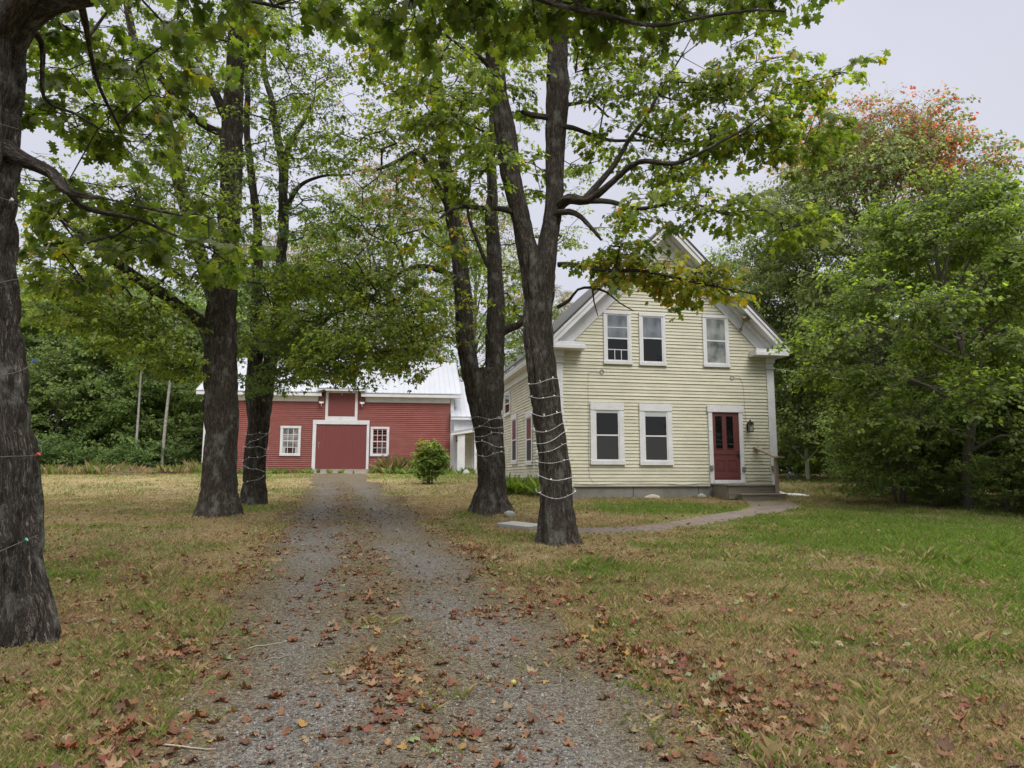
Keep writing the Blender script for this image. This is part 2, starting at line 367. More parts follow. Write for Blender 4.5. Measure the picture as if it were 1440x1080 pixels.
def gravel_mat():
    m, t, b = mat('driveway gravel')
    a = nd(t, 'ShaderNodeAttribute', attribute_name='col'); tc = nd(t, 'ShaderNodeTexCoord')
    v = nd(t, 'ShaderNodeTexVoronoi', i_Scale=62.0); t.links.new(tc.outputs['Object'], v.inputs['Vector'])
    v2 = nd(t, 'ShaderNodeTexVoronoi', i_Scale=130.0); t.links.new(tc.outputs['Object'], v2.inputs['Vector'])
    hs = nd(t, 'ShaderNodeSeparateColor'); t.links.new(v.outputs['Color'], hs.inputs[0])
    r = nd(t, 'ShaderNodeMapRange'); r.inputs[3].default_value = .55; r.inputs[4].default_value = 1.55; t.links.new(hs.outputs[0], r.inputs[0])
    hs2 = nd(t, 'ShaderNodeSeparateColor'); t.links.new(v2.outputs['Color'], hs2.inputs[0])
    r2 = nd(t, 'ShaderNodeMapRange'); r2.inputs[3].default_value = .6; r2.inputs[4].default_value = 1.4; t.links.new(hs2.outputs[1], r2.inputs[0])
    k = nd(t, 'ShaderNodeMath', operation='MULTIPLY'); t.links.new(r.outputs[0], k.inputs[0]); t.links.new(r2.outputs[0], k.inputs[1])
    vm = nd(t, 'ShaderNodeVectorMath', operation='SCALE'); t.links.new(a.outputs['Color'], vm.inputs[0]); t.links.new(k.outputs[0], vm.inputs['Scale'])
    t.links.new(vm.outputs[0], b.inputs['Base Color']); b.inputs['Roughness'].default_value = .9; b.inputs['Specular IOR Level'].default_value = .2
    ad = nd(t, 'ShaderNodeMath', operation='ADD'); t.links.new(v.outputs['Distance'], ad.inputs[0]); t.links.new(v2.outputs['Distance'], ad.inputs[1])
    bp = nd(t, 'ShaderNodeBump', i_Strength=.8, i_Distance=.012, invert=True); t.links.new(ad.outputs[0], bp.inputs['Height']); t.links.new(bp.outputs[0], b.inputs['Normal'])
    return m
M['gravel'] = gravel_mat()
def drive_mask(x, y):
    """0 = clean grey stone, 1 = earthy strip of dead grass"""
    u = (x-edL(y))/(edR(y)-edL(y))
    mid = np.exp(-((u-.48)/(.15))**2)*.85*np.clip((y-2)/3, .35, 1)
    side = np.clip(1.25-np.minimum(u, (1-u)*.72)/.17, 0, 1)*.95
    far = np.clip((y-24)/12, 0, .75)
    return np.clip(np.maximum(np.maximum(mid, side), far) + .08 + (fbm2(x, y, 1.1, 4, 21)-.5)*2.0, 0, 1)
ys2 = axis([(-12, 2, .4), (2, 14, .08), (14, 41, .2)]); us = np.linspace(0, 1, 61)
U, Y2 = np.meshgrid(us, ys2); U = U.ravel(); Y2 = Y2.ravel()
eL = edL(Y2)+(fbm2(Y2, Y2*0, .9, 4, 3)-.5)*.9; eR = edR(Y2)+(fbm2(Y2, Y2*0, .9, 4, 4)-.5)*1.0
DX = eL+(eR-eL)*U
eg = np.minimum(U, 1-U)
DZ = gh(DX, Y2)+.012-.04*np.clip(1-eg/.03, 0, 1)
idx = np.arange(len(U)).reshape(len(ys2), 61)
dF = np.stack([idx[:-1, :-1], idx[:-1, 1:], idx[1:, 1:], idx[1:, :-1]], -1).reshape(-1, 4)
dm = drive_mask(DX, Y2)[:, None]
dg = fbm2(DX, Y2, 2.0, 3, 33)[:, None]
dcol = np.array((.118, .109, .095))*(1-dm) + (np.array((.132, .097, .058))*(1-.4*dg) + np.array((.0, .012, .0))*dg)*dm
me = new_mesh('driveway', np.stack([DX, Y2, DZ], -1), dF); smooth(me); set_col(me, dcol)
tag(link('driveway', me, M['gravel']), kind='structure')

# brick path from the drive round to the front steps
def brick_mat():
    m, t, b = mat('worn brick pavers')
    a = nd(t, 'ShaderNodeAttribute', attribute_name='bk')
    br = nd(t, 'ShaderNodeTexBrick'); br.inputs['Scale'].default_value = 1; br.inputs['Brick Width'].default_value = .21; br.inputs['Row Height'].default_value = .105
    br.inputs['Mortar Size'].default_value = .014; br.inputs['Color1'].default_value = (.20, .135, .10, 1); br.inputs['Color2'].default_value = (.115, .10, .085, 1); br.inputs['Mortar'].default_value = (.03, .03, .02, 1)
    t.links.new(a.outputs['Vector'], br.inputs['Vector'])
    tc = nd(t, 'ShaderNodeTexCoord'); n = nd(t, 'ShaderNodeTexNoise', i_Scale=3.0, i_Detail=6.0); t.links.new(tc.outputs['Object'], n.inputs['Vector'])
    r = nd(t, 'ShaderNodeMapRange'); r.inputs[1].default_value = .35; r.inputs[2].default_value = .7; r.inputs[4].default_value = .6; t.links.new(n.outputs['Fac'], r.inputs[0])
    mx = nd(t, 'ShaderNodeMix', data_type='RGBA'); mx.inputs[7].default_value = (.16, .135, .11, 1)
    t.links.new(r.outputs[0], mx.inputs[0]); t.links.new(br.outputs['Color'], mx.inputs[6]); t.links.new(mx.outputs[2], b.inputs['Base Color'])
    b.inputs['Roughness'].default_value = .9
    bp = nd(t, 'ShaderNodeBump', i_Strength=.8, i_Distance=.01, invert=True); t.links.new(br.outputs['Fac'], bp.inputs['Height']); t.links.new(bp.outputs[0], b.inputs['Normal'])
    return m
def catmull(P, step):
    P = np.asarray(P, float); Q = np.vstack([2*P[0]-P[1], P, 2*P[-1]-P[-2]]); o = []
    for i in range(1, len(Q)-2):
        n = max(2, int(np.linalg.norm(Q[i+1, :3]-Q[i, :3])/step))
        t = np.linspace(0, 1, n, endpoint=False)[:, None]
        a, b, c, d = Q[i-1], Q[i], Q[i+1], Q[i+2]
        o.append(.5*((2*b)+(-a+c)*t+(2*a-5*b+4*c-d)*t*t+(-a+3*b-3*c+d)*t**3))
    o.append(P[-1:]); return np.vstack(o)
PATHC = catmull([(.75, 12.9), (1.2, 13.05), (2.45, 13.5), (3.6, 14.5), (4.75, 15.7), (5.9, 16.9), (6.65, 18.2), (6.95, 19.6)], .12)
tg = np.gradient(PATHC, axis=0); tg /= np.linalg.norm(tg, axis=1)[:, None]; nr = np.stack([-tg[:, 1], tg[:, 0]], 1)
sl = np.concatenate([[0], np.cumsum(np.linalg.norm(np.diff(PATHC, axis=0), axis=1))])
cw = np.linspace(-.5, .5, 11); wd = np.interp(sl, [0, 4, 7, 9, 10.5], [.8, .85, 1.05, 1.4, 1.4])
PV = PATHC[:, None, :]+nr[:, None, :]*(cw[None, :, None]*wd[:, None, None])
px_, py_ = PV[..., 0].ravel(), PV[..., 1].ravel()
ez = np.where(np.abs(np.tile(cw, len(sl))) > .49, -.05, 0)
idx = np.arange(len(sl)*11).reshape(-1, 11)
pF = np.stack([idx[:-1, :-1], idx[:-1, 1:], idx[1:, 1:], idx[1:, :-1]], -1).reshape(-1, 4)[:, ::-1]
me = new_mesh('brick_path', np.stack([px_, py_, gh(px_, py_)+.022+ez], -1), pF); smooth(me)
set_vec(me, np.stack([(cw[None, :]*wd[:, None]).ravel(), np.repeat(sl, 11), 0*px_], -1))
tag(link('brick_path', me, brick_mat()), kind='structure')
def on_path(x, y):
    d = np.full(len(x), 9.)
    for i in range(0, len(PATHC), 2):
        d = np.minimum(d, (x-PATHC[i, 0])**2+(y-PATHC[i, 1])**2)
    return d < .42**2+.2*(y > 17)

# ------------------------------------------------------------------ yellow farmhouse
def lap(mb, z0, z1, exp, rng_s, side='front', depth=.014, seed=0, groove=.010):
    """lapped clapboards: each course a board tilted out at its lower edge; rng_s(z) gives the run of the board"""
    n = int(round((z1-z0)/exp)); r = random.Random(seed)
    for i in range(n):
        a, b = z0+i*exp, z0+(i+1)*exp
        ra, rb = rng_s(a), rng_s(b)
        if ra[1]-ra[0] < .05: break
        j = r.uniform(-.004, .004); d = depth+r.uniform(-.003, .004)
        cuts = sorted([0] + [r.random() for _ in range(int((ra[1]-ra[0])/3.2))] + [1])
        for k in range(len(cuts)-1):
            u, v = cuts[k], cuts[k+1]; dd = d + r.uniform(-.002, .002); g = .0015 if v < 1 else 0
            A0, A1 = ra[0]+(ra[1]-ra[0])*u, ra[0]+(ra[1]-ra[0])*v-g
            B0, B1 = rb[0]+(rb[1]-rb[0])*u, rb[0]+(rb[1]-rb[0])*v-g
            if side == 'front': f = lambda s, y, z: (s, y, z)
            else: f = lambda s, y, z: (y, s, z)
            q = a+j+groove
            mb.add([f(A0, 0, q), f(A1, 0, q), f(A1, -dd, q), f(A0, -dd, q), f(B1, -.001, b+.002), f(B0, -.001, b+.002)],
                   [(0, 1, 2, 3), (3, 2, 4, 5)])
HW, HD, EZ = 6.92, 9.0, 4.42
house = tag(empty('farmhouse', (1.29, 20.5, 1.0), R(11.3)), 'pale yellow clapboard farmhouse with white trim, a steep front gable and a dark red door', 'house')
mb = MB()
def gab(z): # run of the gable wall at height z
    if z < EZ+.1: return (0, HW)
    h = min(HW/2, max(0, (8.05-z)/.984)); return (HW/2-h, HW/2+h)
lap(mb, .40, 8.0, .1, gab, seed=1, depth=.021)
lap(mb, .40, EZ, .1, lambda z: (0, HD), 'side', seed=2, depth=.021)
mb.add([(.012, .012, .38), (HW, .012, .38), (HW, .012, EZ), (HW/2, .012, 8.05), (.012, .012, EZ), (.012, HD, .38), (HW, HD, .38), (HW, HD, EZ), (HW/2, HD, 8.05), (.012, HD, EZ)],
       [(0, 1, 2, 3, 4), (9, 8, 7, 6, 5), (0, 4, 9, 5), (1, 6, 7, 2)])
mb.build('wall', M['cream'], house)
mb = MB(); x = 0
for wseg in (2.3, 2.05, 1.4, 1.17):
    mb.box(x+.006, x+wseg-.006, .03, .3, -.6, .37); x += wseg
for k in range(5): mb.box(-.0+.03, .28, .31+k*1.75, .31+k*1.75+1.74, -.6, .37)
mb.box(HW-.3, HW-.03, .31, HD, -.6, .37)
mb.build('foundation', M['concrete'], house, bevel=.008)
# roof: dark shingles above, white boxed eaves and rakes below
RZ, TZ, TX = 8.34, 4.60, 3.80     # ridge height, tip height, tip offset from the middle
sl_ = (RZ-TZ)/TX
def rake(s, z_top, z_bot, y0, y1, mb, x_in=0, x_out=TX, cut=True):
    """a sloped band following the roof on side s=+-1"""
    c = HW/2
    p = [(c+s*x_in, RZ-sl_*x_in-z_top), (c+s*x_out, RZ-sl_*x_out-z_top), (c+s*x_out, RZ-sl_*x_out-z_bot), (c+s*x_in, RZ-sl_*x_in-z_bot)]
    mb.prism(p if s < 0 else p[::-1], y0, y1)
mb = MB()
for s in (-1, 1): rake(s, 0, .07, -.50, HD+.3, mb, 0, TX+.02)
rf = mb.build('roof', M['shingle'], house)
mb = MB()
for s in (-1, 1):
    rake(s, .075, .19, -.485, -.42, mb)            # crown
    rake(s, .195, .36, -.455, -.40, mb, 0, TX-.05) # fascia
    rake(s, .30, .34, -.395, -.02, mb, 0, TX-.06)  # sloping soffit
    rake(s, .345, .50, -.16, -.05, mb, 0, TX-.4)  # bed mould
    rake(s, .345, .86, -.048, -.018, mb, 0, TX-.32)  # frieze board on the wall
mb.build('rake_trim', M['white'], house, bevel=.006)
for s in (-1, 1):
    mb = MB(); c = HW/2
    a, b = (c+s*(TX-1.12), c+s*(TX-.02)); x0, x1 = min(a, b), max(a, b)
    mb.box(x0, x1, -.47, -.0, TZ-.30, TZ-.20); mb.box(x0+.02, x1-.02, -.44, -.0, TZ-.198, TZ-.10)
    a, b = c+s*(TX-.03), c+s*(HW/2+.02); x0, x1 = min(a, b), max(a, b)
    mb.box(x0, x1, .004, HD+.25, TZ-.30, TZ-.24)
    mb.build('eave_return', M['white'], house, bevel=.006)
    mb = MB(); x = c+s*(TX-.02); mb.box(min(x, x-s*.04), max(x, x-s*.04), -.40, HD+.28, TZ-.235, TZ-.08)
    mb.build('fascia', M['white'], house)
mb = MB(); mb.box(-.045, -.018, .21, HD, 4.05, 4.295); mb.build('frieze', M['white'], house)
for sx in (0, 1):
    mb = MB()
    if sx == 0: X0, X1 = -.03, .19
    else: X0, X1 = HW-.21, HW+.03
    mb.box(X0, X1, -.045, -.016, .42, 3.93); mb.box(X0-.03, X1+.03, -.085, -.016, 3.932, 4.0); mb.box(X0, X1, -.05, -.016, 4.002, 4.12); mb.box(X0-.03, X1+.03, -.09, -.016, 4.122, 4.298)
    if sx == 0: mb.box(-.045, -.018, -.014, .2, .42, 3.93); mb.box(-.085, -.018, -.014, .23, 3.932, 4.0); mb.box(-.05, -.018, -.014, .2, 4.002, 4.12)
    mb.box(X0-.02, X1+.02, -.06, -.016, .395, .418)
    mb.build('corner_board', M['white'], house, bevel=.005)
mb = MB(); mb.box(.2, 4.7, -.035, -.0, .355, .395); mb.box(5.86, HW-.22, -.035, -.0, .355, .395); mb.box(-.035, -.0, .2, HD, .355, .395)
mb.build('sill_board', M['cream'], house)

def window(parent, loc, rot, w, h, head=.1, side=.1, sill=.1, up='glass', low='glass', rail=.5, bars_up=(), bars_low=(), vbars_low=(), valance=None, depth=.05, hood=.0):
    """a window as one part with its sash, panes and blind as sub-parts; loc = lower left corner on the wall"""
    f = MB()
    f.box(0, side, -depth, -.004, sill, h-head); f.box(w-side, w, -depth, -.004, sill, h-head)
    f.box(-.0-hood, w+hood, -depth-.012, -.004, h-head+.001, h); f.box(-.015, w+.015, -depth-.025, -.004, 0, sill-.001)
    o = f.build('window', M['white'], parent, bevel=.004); o.location = loc; o.rotation_euler = (0, 0, rot)
    x0, x1, z0, z1 = side, w-side, sill, h-head; zm = z0+(z1-z0)*rail; t = .035
    s = MB()
    s.box(x0+.001, x0+t, -.042, -.024, z0, z1); s.box(x1-t, x1-.001, -.042, -.024, z0, z1)
    s.box(x0+t, x1-t, -.041, -.024, z0, z0+t); s.box(x0+t, x1-t, -.041, -.024, z1-t, z1); s.box(x0+t, x1-t, -.044, -.024, zm-.02, zm+.02)
    for q in bars_up: z = zm+(z1-zm)*q; s.box(x0+t, x1-t, -.040, -.0345, z-.012, z+.012)
    for q in bars_low: z = z0+(zm-z0)*q; s.box(x0+t, x1-t, -.040, -.0345, z-.012, z+.012)
    for q, a, b in vbars_low: x = x0+(x1-x0)*q; s.box(x-.01, x+.01, -.0395, -.0345, z0+t+(zm-z0-t)*a, z0+(zm-z0)*b)
    s.build('sash', M['white'], o)
    MB().box(x0+t, x1-t, -.034, -.030, zm, z1-t).build('pane', M[up], o)
    MB().box(x0+t, x1-t, -.034, -.030, z0+t, zm-.001).build('pane', M[low], o)
    if valance: MB().box(x0+t, x1-t, -.038, -.0345, z1-t-valance, z1-t-.003).build('blind', M['curtain'], o)
    return o
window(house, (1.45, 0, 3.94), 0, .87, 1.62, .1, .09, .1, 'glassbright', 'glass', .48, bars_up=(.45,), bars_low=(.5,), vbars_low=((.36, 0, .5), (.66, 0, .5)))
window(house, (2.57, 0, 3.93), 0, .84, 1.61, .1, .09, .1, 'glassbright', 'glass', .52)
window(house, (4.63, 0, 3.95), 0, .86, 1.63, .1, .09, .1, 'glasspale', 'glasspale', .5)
window(house, (1.0, 0, .98), 0, 1.03, 1.81, .22, .15, .12, 'glass', 'screen', .5, valance=.05, depth=.055, hood=.0)
window(house, (2.51, 0, .97), 0, 1.03, 1.81, .22, .15, .12, 'glass', 'screen', .5, valance=.12, depth=.055, hood=.0)
window(house, (0, 6.5, 1.1), R(-90), 1.0, 1.85, .2, .13, .12, 'maroon', 'screen', .5)
window(house, (0, 4.0, 1.02), R(-90), 1.0, 1.8, .2, .13, .12, 'maroon', 'screen', .5)
window(house, (0, 7.9, 3.0), R(-90), 1.1, .95, .1, .1, .1, 'glass', 'glass', .5)
# front door
dr = MB()
dr.box(4.70, 4.83, -.065, -.004, .43, 2.57); dr.box(5.70, 5.83, -.065, -.004, .43, 2.57); dr.box(4.67, 5.86, -.08, -.004, 2.571, 2.77); dr.box(4.82, 5.71, -.10, -.004, .43, .535)
dfr = dr.build('door_frame', M['white'], house, bevel=.005)
dr = MB()
gl, gr_ = (4.93, 5.15), (5.29, 5.51)
y0, y1 = -.035, -.022
for a, b in ((4.833, 4.93), (5.15, 5.29), (5.51, 5.697)): dr.box(a, b, y0, y1, 1.47, 2.45)
dr.box(4.833, 5.697, y0, y1, 2.4505, 2.568); dr.box(4.833, 5.697, y0, y1, .54, 1.469)
for g in (gl, gr_):      # rounded heads of the lights
    for k in range(4):
        t = k/4*.06
    dr.box(g[0]-.012, g[1]+.012, -.045, -.0355, 1.455, 1.475)
for a, b, c, d in ((4.92, 5.20, .80, 1.14), (5.30, 5.60, .80, 1.14)):
    dr.box(a, b, -.045, -.0355, c, c+.02); dr.box(a, b, -.045, -.0355, d-.02, d); dr.box(a, a+.02, -.045, -.0355, c+.021, d-.021); dr.box(b-.02, b, -.045, -.0355, c+.021, d-.021)
    dr.box(a+.05, b-.05, -.041, -.0355, c+.06, d-.06)
dr.box(4.86, 5.66, -.05, -.0355, 1.30, 1.325); dr.box(4.86, 5.66, -.048, -.0355, .60, .615)
door = dr.build('door', M['maroon'], house)
for g in (gl, gr_): MB().box(g[0], g[1], -.026, -.0225, 1.475, 2.45).build('glass', M['glass'], door)
mb = MB(); mb.ball((5.645, -.075, 1.32), .03); mb.tube([(5.645, -.04, 1.32), (5.645, -.07, 1.32)], .012); mb.box(5.62, 5.67, -.04, -.0355, 1.18, 1.40); mb.build('handle', M['black'], door)
# wall lantern
mb = MB(); lx, lz = 6.02, 2.13
mb.box(lx-.05, lx+.05, -.035, -.016, lz-.12, lz+.10)
mb.tube([(lx, -.03, lz+.08), (lx, -.10, lz+.17), (lx, -.15, lz+.14)], .012)
mb.prism([(lx-.085, lz+.085), (lx+.085, lz+.085), (lx+.05, lz+.15), (lx-.05, lz+.15)], -.235, -.075)
mb.box(lx-.018, lx+.018, -.17, -.135, lz+.15, lz+.22)
mb.box(lx-.065, lx+.065, -.22, -.09, lz-.16, lz-.13)
for a in (-1, 1):
    for b in (-.217, -.103): mb.box(lx+a*.058-.008, lx+a*.058+.008, b, b+.015, lz-.13, lz+.085)
lan = mb.build('wall_lantern', M['black'], house)
MB().box(lx-.048, lx+.048, -.195, -.115, lz-.128, lz+.083).build('lamp_glass', M['lampglass'], lan)
# floodlight on the rake, electric boxes, hooks and slack cables on the clapboards
mb = MB(); mb.box(5.84, 5.94, -.06, -.016, 5.10, 5.2); mb.tube([(5.89, -.06, 5.15), (5.90, -.16, 5.28), (5.95, -.20, 5.42)], .018); mb.tube([(5.95, -.20, 5.40), (6.02, -.33, 5.47)], [.05, .075], 10); mb.tube([(5.93, -.2, 5.42), (5.86, -.36, 5.50)], [.045, .07], 10)
mb.build('floodlight', M['postwood'], house, sm=False)
for a, z, w in ((4.74, .90, .10), (5.79, .86, .10), (6.78, .90, .13)):
    mb = MB(); y = -.066 if a < 6 else -.046
    mb.box(a-w/2, a+w/2, y-.05, y, z-.07, z+.07); mb.box(a-w/2+.015, a+w/2-.015, y-.062, y-.0505, z-.05, z+.05); mb.build('outlet_box', M['concrete'], house, bevel=.006)
for cx, cz in ((1.38, 3.70), (5.55, 3.64)):
    mb = MB(); mb.tube([(cx+.06*math.cos(t*PI/6), -.03, cz+.06*math.sin(t*PI/6)) for t in range(13)], .009, 5, False); mb.build('hook', M['concrete'], house)
def cable(pts, r=.0035, mt='darkwire', parent=None, name='cable'):
    return MB().tube(catmull(pts, .15).tolist(), r, 5).build(name, M[mt], parent)
cable([(1.32, -.03, 3.70), (1.02, -.028, 3.68), (.955, -.028, 3.5), (.95, -.028, 2.5), (.94, -.03, 1.2), (.97, -.03, .6), (1.2, -.04, .42)], parent=house)
cable([(5.61, -.03, 3.64), (5.82, -.028, 3.62), (5.90, -.028, 3.45), (5.93, -.028, 2.9), (5.95, -.03, 2.35)], parent=house)
cable([(.25, -.05, .44), (1.2, -.055, .41), (2.2, -.055, .46), (3.2, -.05, .43), (3.9, -.055, .40), (4.65, -.05, .46)], .008, parent=house)
cable([(5.88, -.05, .45), (6.2, -.05, .52), (6.75, -.05, .50)], .01, parent=house)
# house number: a tiny plate
mb = MB(); mb.box(4.715, 4.81, -.072, -.066, 2.0, 2.09); hn = mb.build('number_plate', M['plastic'], house)
def text(name, s, size, loc, rot, mt, parent, ext=.002):
    cu = bpy.data.curves.new(name, 'FONT'); cu.body = s; cu.size = size; cu.extrude = ext; cu.align_x = 'CENTER'; cu.align_y = 'CENTER'
    tmp = bpy.data.objects.new(name+'_c', cu); C.objects.link(tmp)
    dg = bpy.context.evaluated_depsgraph_get(); me = bpy.data.meshes.new_from_object(tmp.evaluated_get(dg)); bpy.data.objects.remove(tmp)
    me.materials.clear(); o = link(name, me, mt, parent); o.location = loc; o.rotation_euler = rot
    return o

# front steps: a thing of their own, two weathered treads and a handrail
st = tag(empty('front_steps', (1.29, 20.5, 1.0), R(11.3)), 'weathered grey wooden steps with one handrail below the red front door', 'steps')
mb = MB(); z = .415
for k in range(6): mb.box(4.74, 6.34, -1.02+k*.152, -1.02+k*.152+.146, z-.04, z)
mb.build('landing', M['oldwood'], st, bevel=.004)
mb = MB()
for k in range(3): mb.box(4.78, 6.30, -.97, -.94, .37-.125*(k+1)+.006, .37-.125*k)
for xx in (4.76, 6.29): mb.box(xx, xx+.03, -.93, -.11, -.1, .37)
mb.build('skirt', M['oldwood'], st)
mb = MB()
for k in range(2): mb.box(4.98, 6.38, -1.36+k*.165, -1.36+k*.165+.158, .115, .155)
mb.build('tread', M['oldwood'], st, bevel=.004)
mb = MB(); mb.box(5.02, 6.34, -1.33, -1.05, -.15, .113); mb.build('riser', M['oldwood'], st)
rl = MB(); rl.box(6.205, 6.295, -1.12, -1.03, .0, 1.17); rail = rl.build('post', M['postwood'], st, bevel=.005)
mb = MB(); mb.prism([(-.02, 1.50), (-1.12, 1.17), (-1.40, 1.17), (-1.40, 1.21), (-1.12, 1.21), (-.02, 1.54)], 6.16, 6.33, 'x'); mb.build('handrail', M['postwood'], st)

# ------------------------------------------------------------------ red barn
BW = 14.0
barn = tag(empty('red_barn', (-17.33, 40.0, 1.7), R(8)), 'long red clapboard barn with pale metal roof and wide red door', 'barn')
mb = MB()
lap(mb, .18, 4.33, .115, lambda z: (0, BW), seed=5, depth=.026, groove=.024)
mb.add([(0, .012, -.4), (BW, .012, -.4), (BW, .012, 4.7), (0, .012, 4.7), (0, 11, -.4), (BW, 11, -.4), (BW, 11, 4.7), (0, 11, 4.7), (0, 5.5, 7.3), (BW, 5.5, 7.3)],
       [(0, 1, 2, 3), (5, 4, 7, 6), (4, 0, 3, 8, 7), (1, 5, 6, 9, 2)])
mb.build('wall', M['red'], barn)
for a, b in ((-.02, 6.0), (9.1, BW+.02)): MB().box(a, b, -.03, .0, -.2, .17).build('foundation', M['concrete'], barn)
def slope_roof(mb, x0, x1, y0, z0, y1, z1, th=.05, rib=.3):
    mb.prism([(y0, z0), (y1, z1), (y1, z1-th), (y0, z0-th)], x0, x1, 'x')
    n = int((x1-x0)/rib); L = math.hypot(y1-y0, z1-z0); ny, nz = -(z1-z0)/L*.02, (y1-y0)/L*.02
    for i in range(n+1):
        x = x0+.02+i*(x1-x0-.04)/n
        mb.prism([(y0-ny*.2, z0+.0005), (y1, z1+.0005), (y1+ny, z1+nz), (y0+ny, z0+nz)], x-.014, x+.014, 'x')
mb = MB(); slope_roof(mb, -.45, 6.45, -.42, 4.80, 5.5, 7.62); slope_roof(mb, 8.62, BW+.45, -.42, 4.80, 5.5, 7.62)
slope_roof(mb, 6.46, 8.61, .9, 5.43, 5.5, 7.62); slope_roof(mb, -.45, BW+.45, 11.4, 4.8, 5.5, 7.62)
rf = mb.build('roof', M['metal'], barn)
mb = MB()
for a, b in ((-.42, 6.42), (8.65, BW+.42)):
    mb.box(a, b, -.40, -.36, 4.56, 4.73); mb.box(a, b, -.355, -.03, 4.56, 4.59)
mb.build('fascia', M['white'], barn)
mb = MB(); mb.box(.2, 6.20, -.04, -.019, 4.27, 4.558); mb.box(8.86, BW-.2, -.04, -.019, 4.27, 4.558); mb.build('frieze', M['white'], barn)
for a in (-.02, BW-.17):
    mb = MB(); mb.box(a, a+.19, -.045, -.019, -.1, 4.555); mb.build('corner_board', M['white'], barn)
mb = MB(); mb.prism([(-.55, 5.02), (1.6, 5.85), (1.6, 5.80), (-.55, 4.97)], 6.18, 8.92, 'x'); dro = mb.build('dormer_roof', M['metal'], barn)
mb = MB(); mb.box(6.2, 8.9, -.53, -.49, 4.86, 4.965); mb.box(6.2, 8.9, -.485, -.06, 4.93, 4.96); mb.build('dormer_fascia', M['white'], barn)
mb = MB(); mb.box(6.47, 8.60, -.0, 1.2, 4.55, 5.1); mb.build('dormer_wall', M['red'], barn)
# loft door
mb = MB(); mb.box(6.62, 6.77, -.06, -.019, 3.42, 4.93); mb.box(8.29, 8.44, -.06, -.019, 3.42, 4.93); mb.box(6.771, 8.289, -.06, -.019, 4.79, 4.93)
mb.box(6.62, 8.44, -.064, -.019, 3.20, 3.419); mb.build('loft_frame', M['white'], barn)
def planks(mb, x0, x1, z0, z1, y0, y1, w=.14, seed=0):
    n = max(1, round((x1-x0)/w)); r = random.Random(seed)
    for i in range(n):
        a = x0+i*(x1-x0)/n; mb.box(a+.002, x0+(i+1)*(x1-x0)/n-.002, y0+r.uniform(-.003, .003), y1, z0+r.uniform(0, .012), z1)
mb = MB(); planks(mb, 6.775, 8.285, 3.425, 4.785, -.036, -.0195, .15, 3); ld = mb.build('loft_door', M['reddoor'], barn)
MB().tube([(7.53, -.04, 4.76), (7.53, -.09, 4.76), (7.53, -.09, 4.66)], .02).build('hook', M['white'], ld)
# big door
mb = MB(); mb.box(5.96, 6.15, -.10, -.019, .30, 2.96); mb.box(9.0, 9.14, -.10, -.019, .30, 2.96); mb.box(5.96, 9.14, -.105, -.019, 2.961, 3.199); mb.build('door_frame', M['white'], barn)
mb = MB(); planks(mb, 6.155, 8.995, .36, 2.93, -.055, -.03, .18, 4); bd = mb.build('barn_door', M['reddoor'], barn)
mb = MB(); mb.box(6.3, 6.33, -.065, -.0585, 1.5, 1.9); mb.box(6.28, 6.37, -.067, -.0655, 1.86, 1.92); mb.tube([(6.33, -.06, 1.55), (6.33, -.10, 1.58), (6.33, -.10, 1.72), (6.33, -.06, 1.75)], .012); mb.build('handle', M['postwood'], bd)
def barn_window(x, z, w, h, panes, nm):
    o = MB(); cs = .12
    o.box(0, cs, -.07, -.019, cs, h-cs); o.box(w-cs, w, -.07, -.019, cs, h-cs); o.box(-.01, w+.01, -.075, -.019, h-cs+.001, h); o.box(-.01, w+.01, -.08, -.019, 0, cs-.001)
    o = o.build('window', M['white'], barn); o.location = (x, 0, z)
    s = MB(); x0, x1, z0, z1 = cs, w-cs, cs, h-cs
    for i in range(1, 3): q = x0+(x1-x0)*i/3; s.box(q-.014, q+.014, -.034, -.0221, z0, z1)
    for i in range(1, 4):
        q = z0+(z1-z0)*i/4; t = .024 if i == 2 else .014; s.box(x0, x1, -.036, -.0222, q-t, q+t)
    s.box(x0, x0+.03, -.033, -.0223, z0, z1); s.box(x1-.03, x1, -.033, -.0223, z0, z1); s.box(x0, x1, -.0335, -.0224, z0, z0+.03); s.box(x0, x1, -.0335, -.0224, z1-.03, z1)
    s.build('sash', M['white'], o)
    for (a, b, c, d, mt) in panes: MB().box(x0+(x1-x0)*a, x0+(x1-x0)*b, -.0215, -.0205, z0+(z1-z0)*c, z0+(z1-z0)*d).build('pane', M[mt], o)
barn_window(9.22, 1.14, 1.06, 1.70, [(0, .34, 0, 1, 'glass'), (.34, .67, 0, .5, 'screen'), (.34, .67, .5, 1, 'glass'), (.67, 1, 0, .5, 'screen'), (.67, 1, .5, 1, 'glass')], 'r')
barn_window(4.17, 1.14, 1.13, 1.70, [(0, 1, .5, .76, 'glasspale'), (0, .66, .76, 1, 'glassbright'), (.66, 1, .76, 1, 'glasspale'), (0, 1, .25, .5, 'glasspale'), (0, .2, 0, .25, 'curtain'), (.2, .8, 0, .25, 'glass'), (.8, 1, 0, .25, 'curtain')], 'l')
for cx, w in ((6.40, .33), (8.70, .30)):
    mb = MB(); mb.box(cx-w/2, cx+w/2, -.16, -.041, 4.22, 4.54)
    o = mb.build('lamp_box', M['maroon'], barn)
    mb = MB(); mb.ball((cx, -.24, 4.16), .07); mb.tube([(cx, -.17, 4.22), (cx-.09, -.28, 4.20)], [.03, .065], 8); mb.tube([(cx, -.17, 4.22), (cx+.09, -.28, 4.20)], [.03, .065], 8); mb.tube([(cx, -.15, 4.2), (cx, -.15, 3.98)], .02)
    mb.build('floodlight', M['plastic'], o)
mb = MB()
